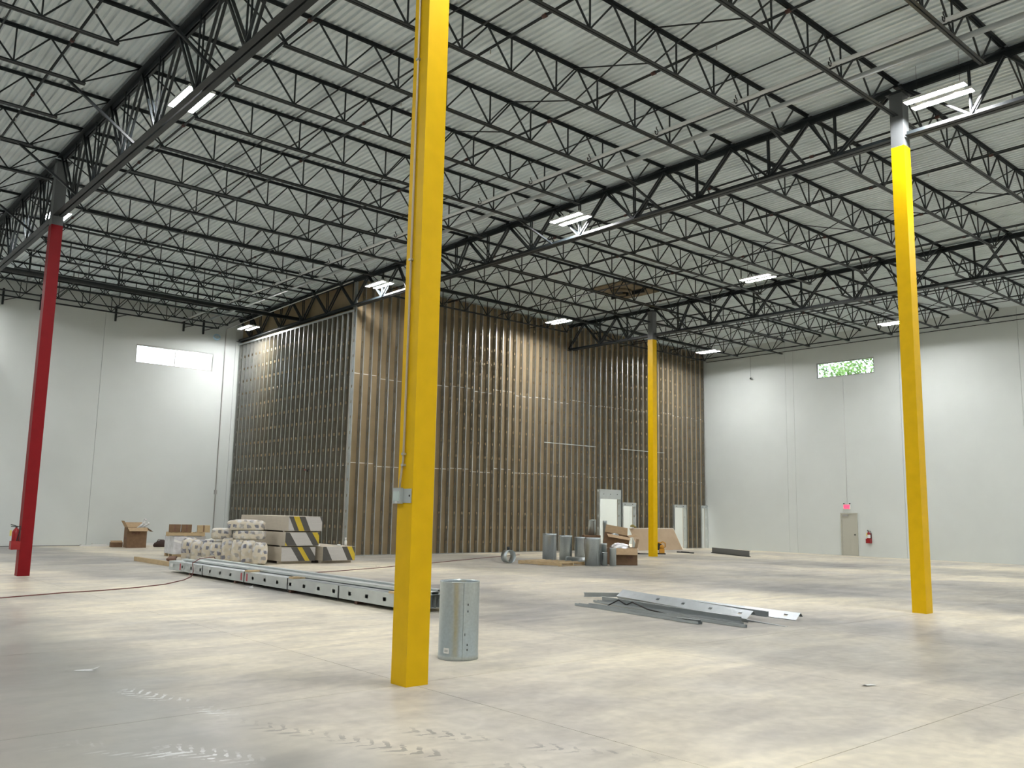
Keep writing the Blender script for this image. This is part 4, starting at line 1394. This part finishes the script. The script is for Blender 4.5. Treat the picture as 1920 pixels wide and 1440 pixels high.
lowx0, lowy0, lowx1, lowy1 = 11.55, 29.45, 12.66, 26.50
for i in range(8):
    a = i / 7
    px, py = lowx0 + (lowx1 - lowx0) * a, lowy0 + (lowy1 - lowy0) * a
    lab = ['end bag with green mark, leftmost', 'second from left', 'third from left', 'fourth from left', 'fifth from left', 'sixth from left', 'seventh from left', 'rightmost, by gypsum stack'][i]
    hh = .70 + (.03, -.02, .0, -.04, .08, .06, .03, -.02)[i]
    bag('blue-printed insulation bag in the front row, ' + lab, px, py, 0, .47, .62, hh, va_ + random.uniform(-.15, .15), 10 + i)
bag('insulation bag lying upper left on the front row', 12.05, 28.1, .73, .62, .5, .36, va_, 31)
bag('large insulation bag second layer on the right, under the topmost', 12.62, 27.25, .74, 1.0, .55, .30, va_, 32)
bag('topmost large white insulation bag of the heap', 12.55, 27.35, 1.04, 1.15, .55, .34, va_, 33)
bag('insulation bag of the back row behind front row centre', 12.35, 28.9, 0, .9, .5, .72, va_, 34)

# wrapped pallet load with pallet and brown cartons on top
t = thing('wrapped_load', 'white stretch-wrapped pallet load at the left of the insulation bags', 'pallet load', (12.28, 31.75, 0), R(-4))
MB().box(-.55, -.55, .10, .55, .55, .72).build('wrapped_goods', M_wrap, t)
m = MB()
for s_ in (-.45, 0, .45): m.box(-.55, s_ - .05, 0, .55, s_ + .05, .10)
m.build('base_runners', M_wood, t)
m = MB(); m.quad((-.556, -.556, .62), (.556, -.556, .30), (.556, -.556, .24), (-.556, -.556, .54)); m.build('wrap_fold', M_white, t)
pallet('wooden_pallet', 'wooden pallet lying on top of the white wrapped load', (12.25, 31.70, .725), R(-20), 1.30, 1.05, .13)
for i, (px, py, w, hh, mt) in enumerate(((11.82, 31.60, .38, .27, M_card), (12.18, 31.45, .34, .27, M_card), (12.72, 31.25, .42, .25, M_wood))):
    lab = ['leftmost of three brown cartons on the upper pallet', 'middle of three brown cartons on the upper pallet', 'rightmost lighter carton on the upper pallet'][i]
    t = thing('small_carton', lab, 'box', (px, py, .857), R(-18), 'cartons on the upper pallet')
    MB().box(-w / 2, -.17, 0, w / 2, .17, hh).build('carton', mt, t)
    MB().box(-.025, -.1715, 0.02, .025, .1715, hh + .001).build('tape_strip', M_wooddark if i < 2 else M_card, t)
tag(MB().box(12.2, 29.9, .74, 12.32, 31.1, .79).build('white_trim', M_white), 'long white trim piece lying behind the front insulation bags', 'trim') if False else None

# lumber beam on the floor
t = thing('lumber_beam', 'square pine beam on the floor left of the stud bundle', 'lumber', (9.95, 28.25, 0), R(90))
MB().box(-1.55, -.055, 0, 1.55, .055, .13).build('beam', M_wood, t)
MB().box(1.545, -.05, .005, 1.552, .05, .125).build('end_grain', M_wooddark, t)
t = thing('lumber_beam', 'dark short board on the floor behind the pine beam', 'lumber', (10.9, 29.2, 0), R(66))
MB().box(-.75, -.12, .06, .75, .12, .12).build('board', M_wooddark, t)
MB().box(-.6, -.1, 0, -.45, .1, .06).build('cleat', M_wooddark, t); MB().box(.45, -.1, 0, .6, .1, .06).build('cleat', M_wooddark, t)

# cord on the floor
cz = .010
tag(MB().tube([(2.2, 18.2, cz), (3.96, 19.2, cz), (4.57, 19.45, cz), (5.22, 19.72, cz), (5.97, 19.84, cz), (6.86, 20.21, cz), (7.63, 20.73, cz), (8.43, 21.69, cz), (8.95, 22.55, cz + .01), (9.07, 22.75, .12), (9.075, 22.85, .33),
               (9.4, 23.2, .42), (10.05, 23.8, .42), (10.22, 24.1, .30), (10.3, 24.2, .03), (10.5, 23.2, cz), (11.8, 22.4, cz), (12.82, 22.58, cz), (14.9, 23.34, cz), (18.9, 25.14, cz), (21.7, 26.5, cz), (25.0, 27.9, cz)], .011, 6).build('extension_cord', M_cord),
    'maroon extension cord running across floor and over the stud bundle', 'cord')
# litter
t = thing('paper_scrap', 'torn white paper scrap on the floor at lower left', 'paper', (3.08, 10.56, 0), R(-40))
m = MB(); m.quad((-.12, -.02, .004), (.10, -.03, .006), (.13, .02, .03), (-.10, .015, .008)); m.build('scrap', M_white, t)
m = MB(); m.quad((.07, -.02, .02), (.14, -.03, .04), (.15, .02, .05), (.09, .02, .03)); m.build('curled_corner', M_white, t)
for i, (px, py) in enumerate(((9.0, 19.3), (8.95, 19.05), (15.5, 24.0), (9.6, 4.9))):
    t = thing('paper_scrap', ['white scrap of film under the stud bundle edge, left piece', 'white scrap of film under the stud bundle edge, right piece', 'dark leaf scrap on floor before the brown wall', 'pale chip on the floor at lower right'][i],
              'scrap', (px, py, 0), i)
    m = MB(); m.quad((-.08, -.04, .003), (.07, -.05, .003), (.09, .03, .012), (-.06, .05, .006)); m.build('flake', M_white if i != 2 else M_wooddark, t)
    m = MB(); m.quad((.05, -.03, .006), (.11, -.02, .02), (.10, .03, .02), (.06, .02, .008)); m.build('curl', M_white if i != 2 else M_wooddark, t)
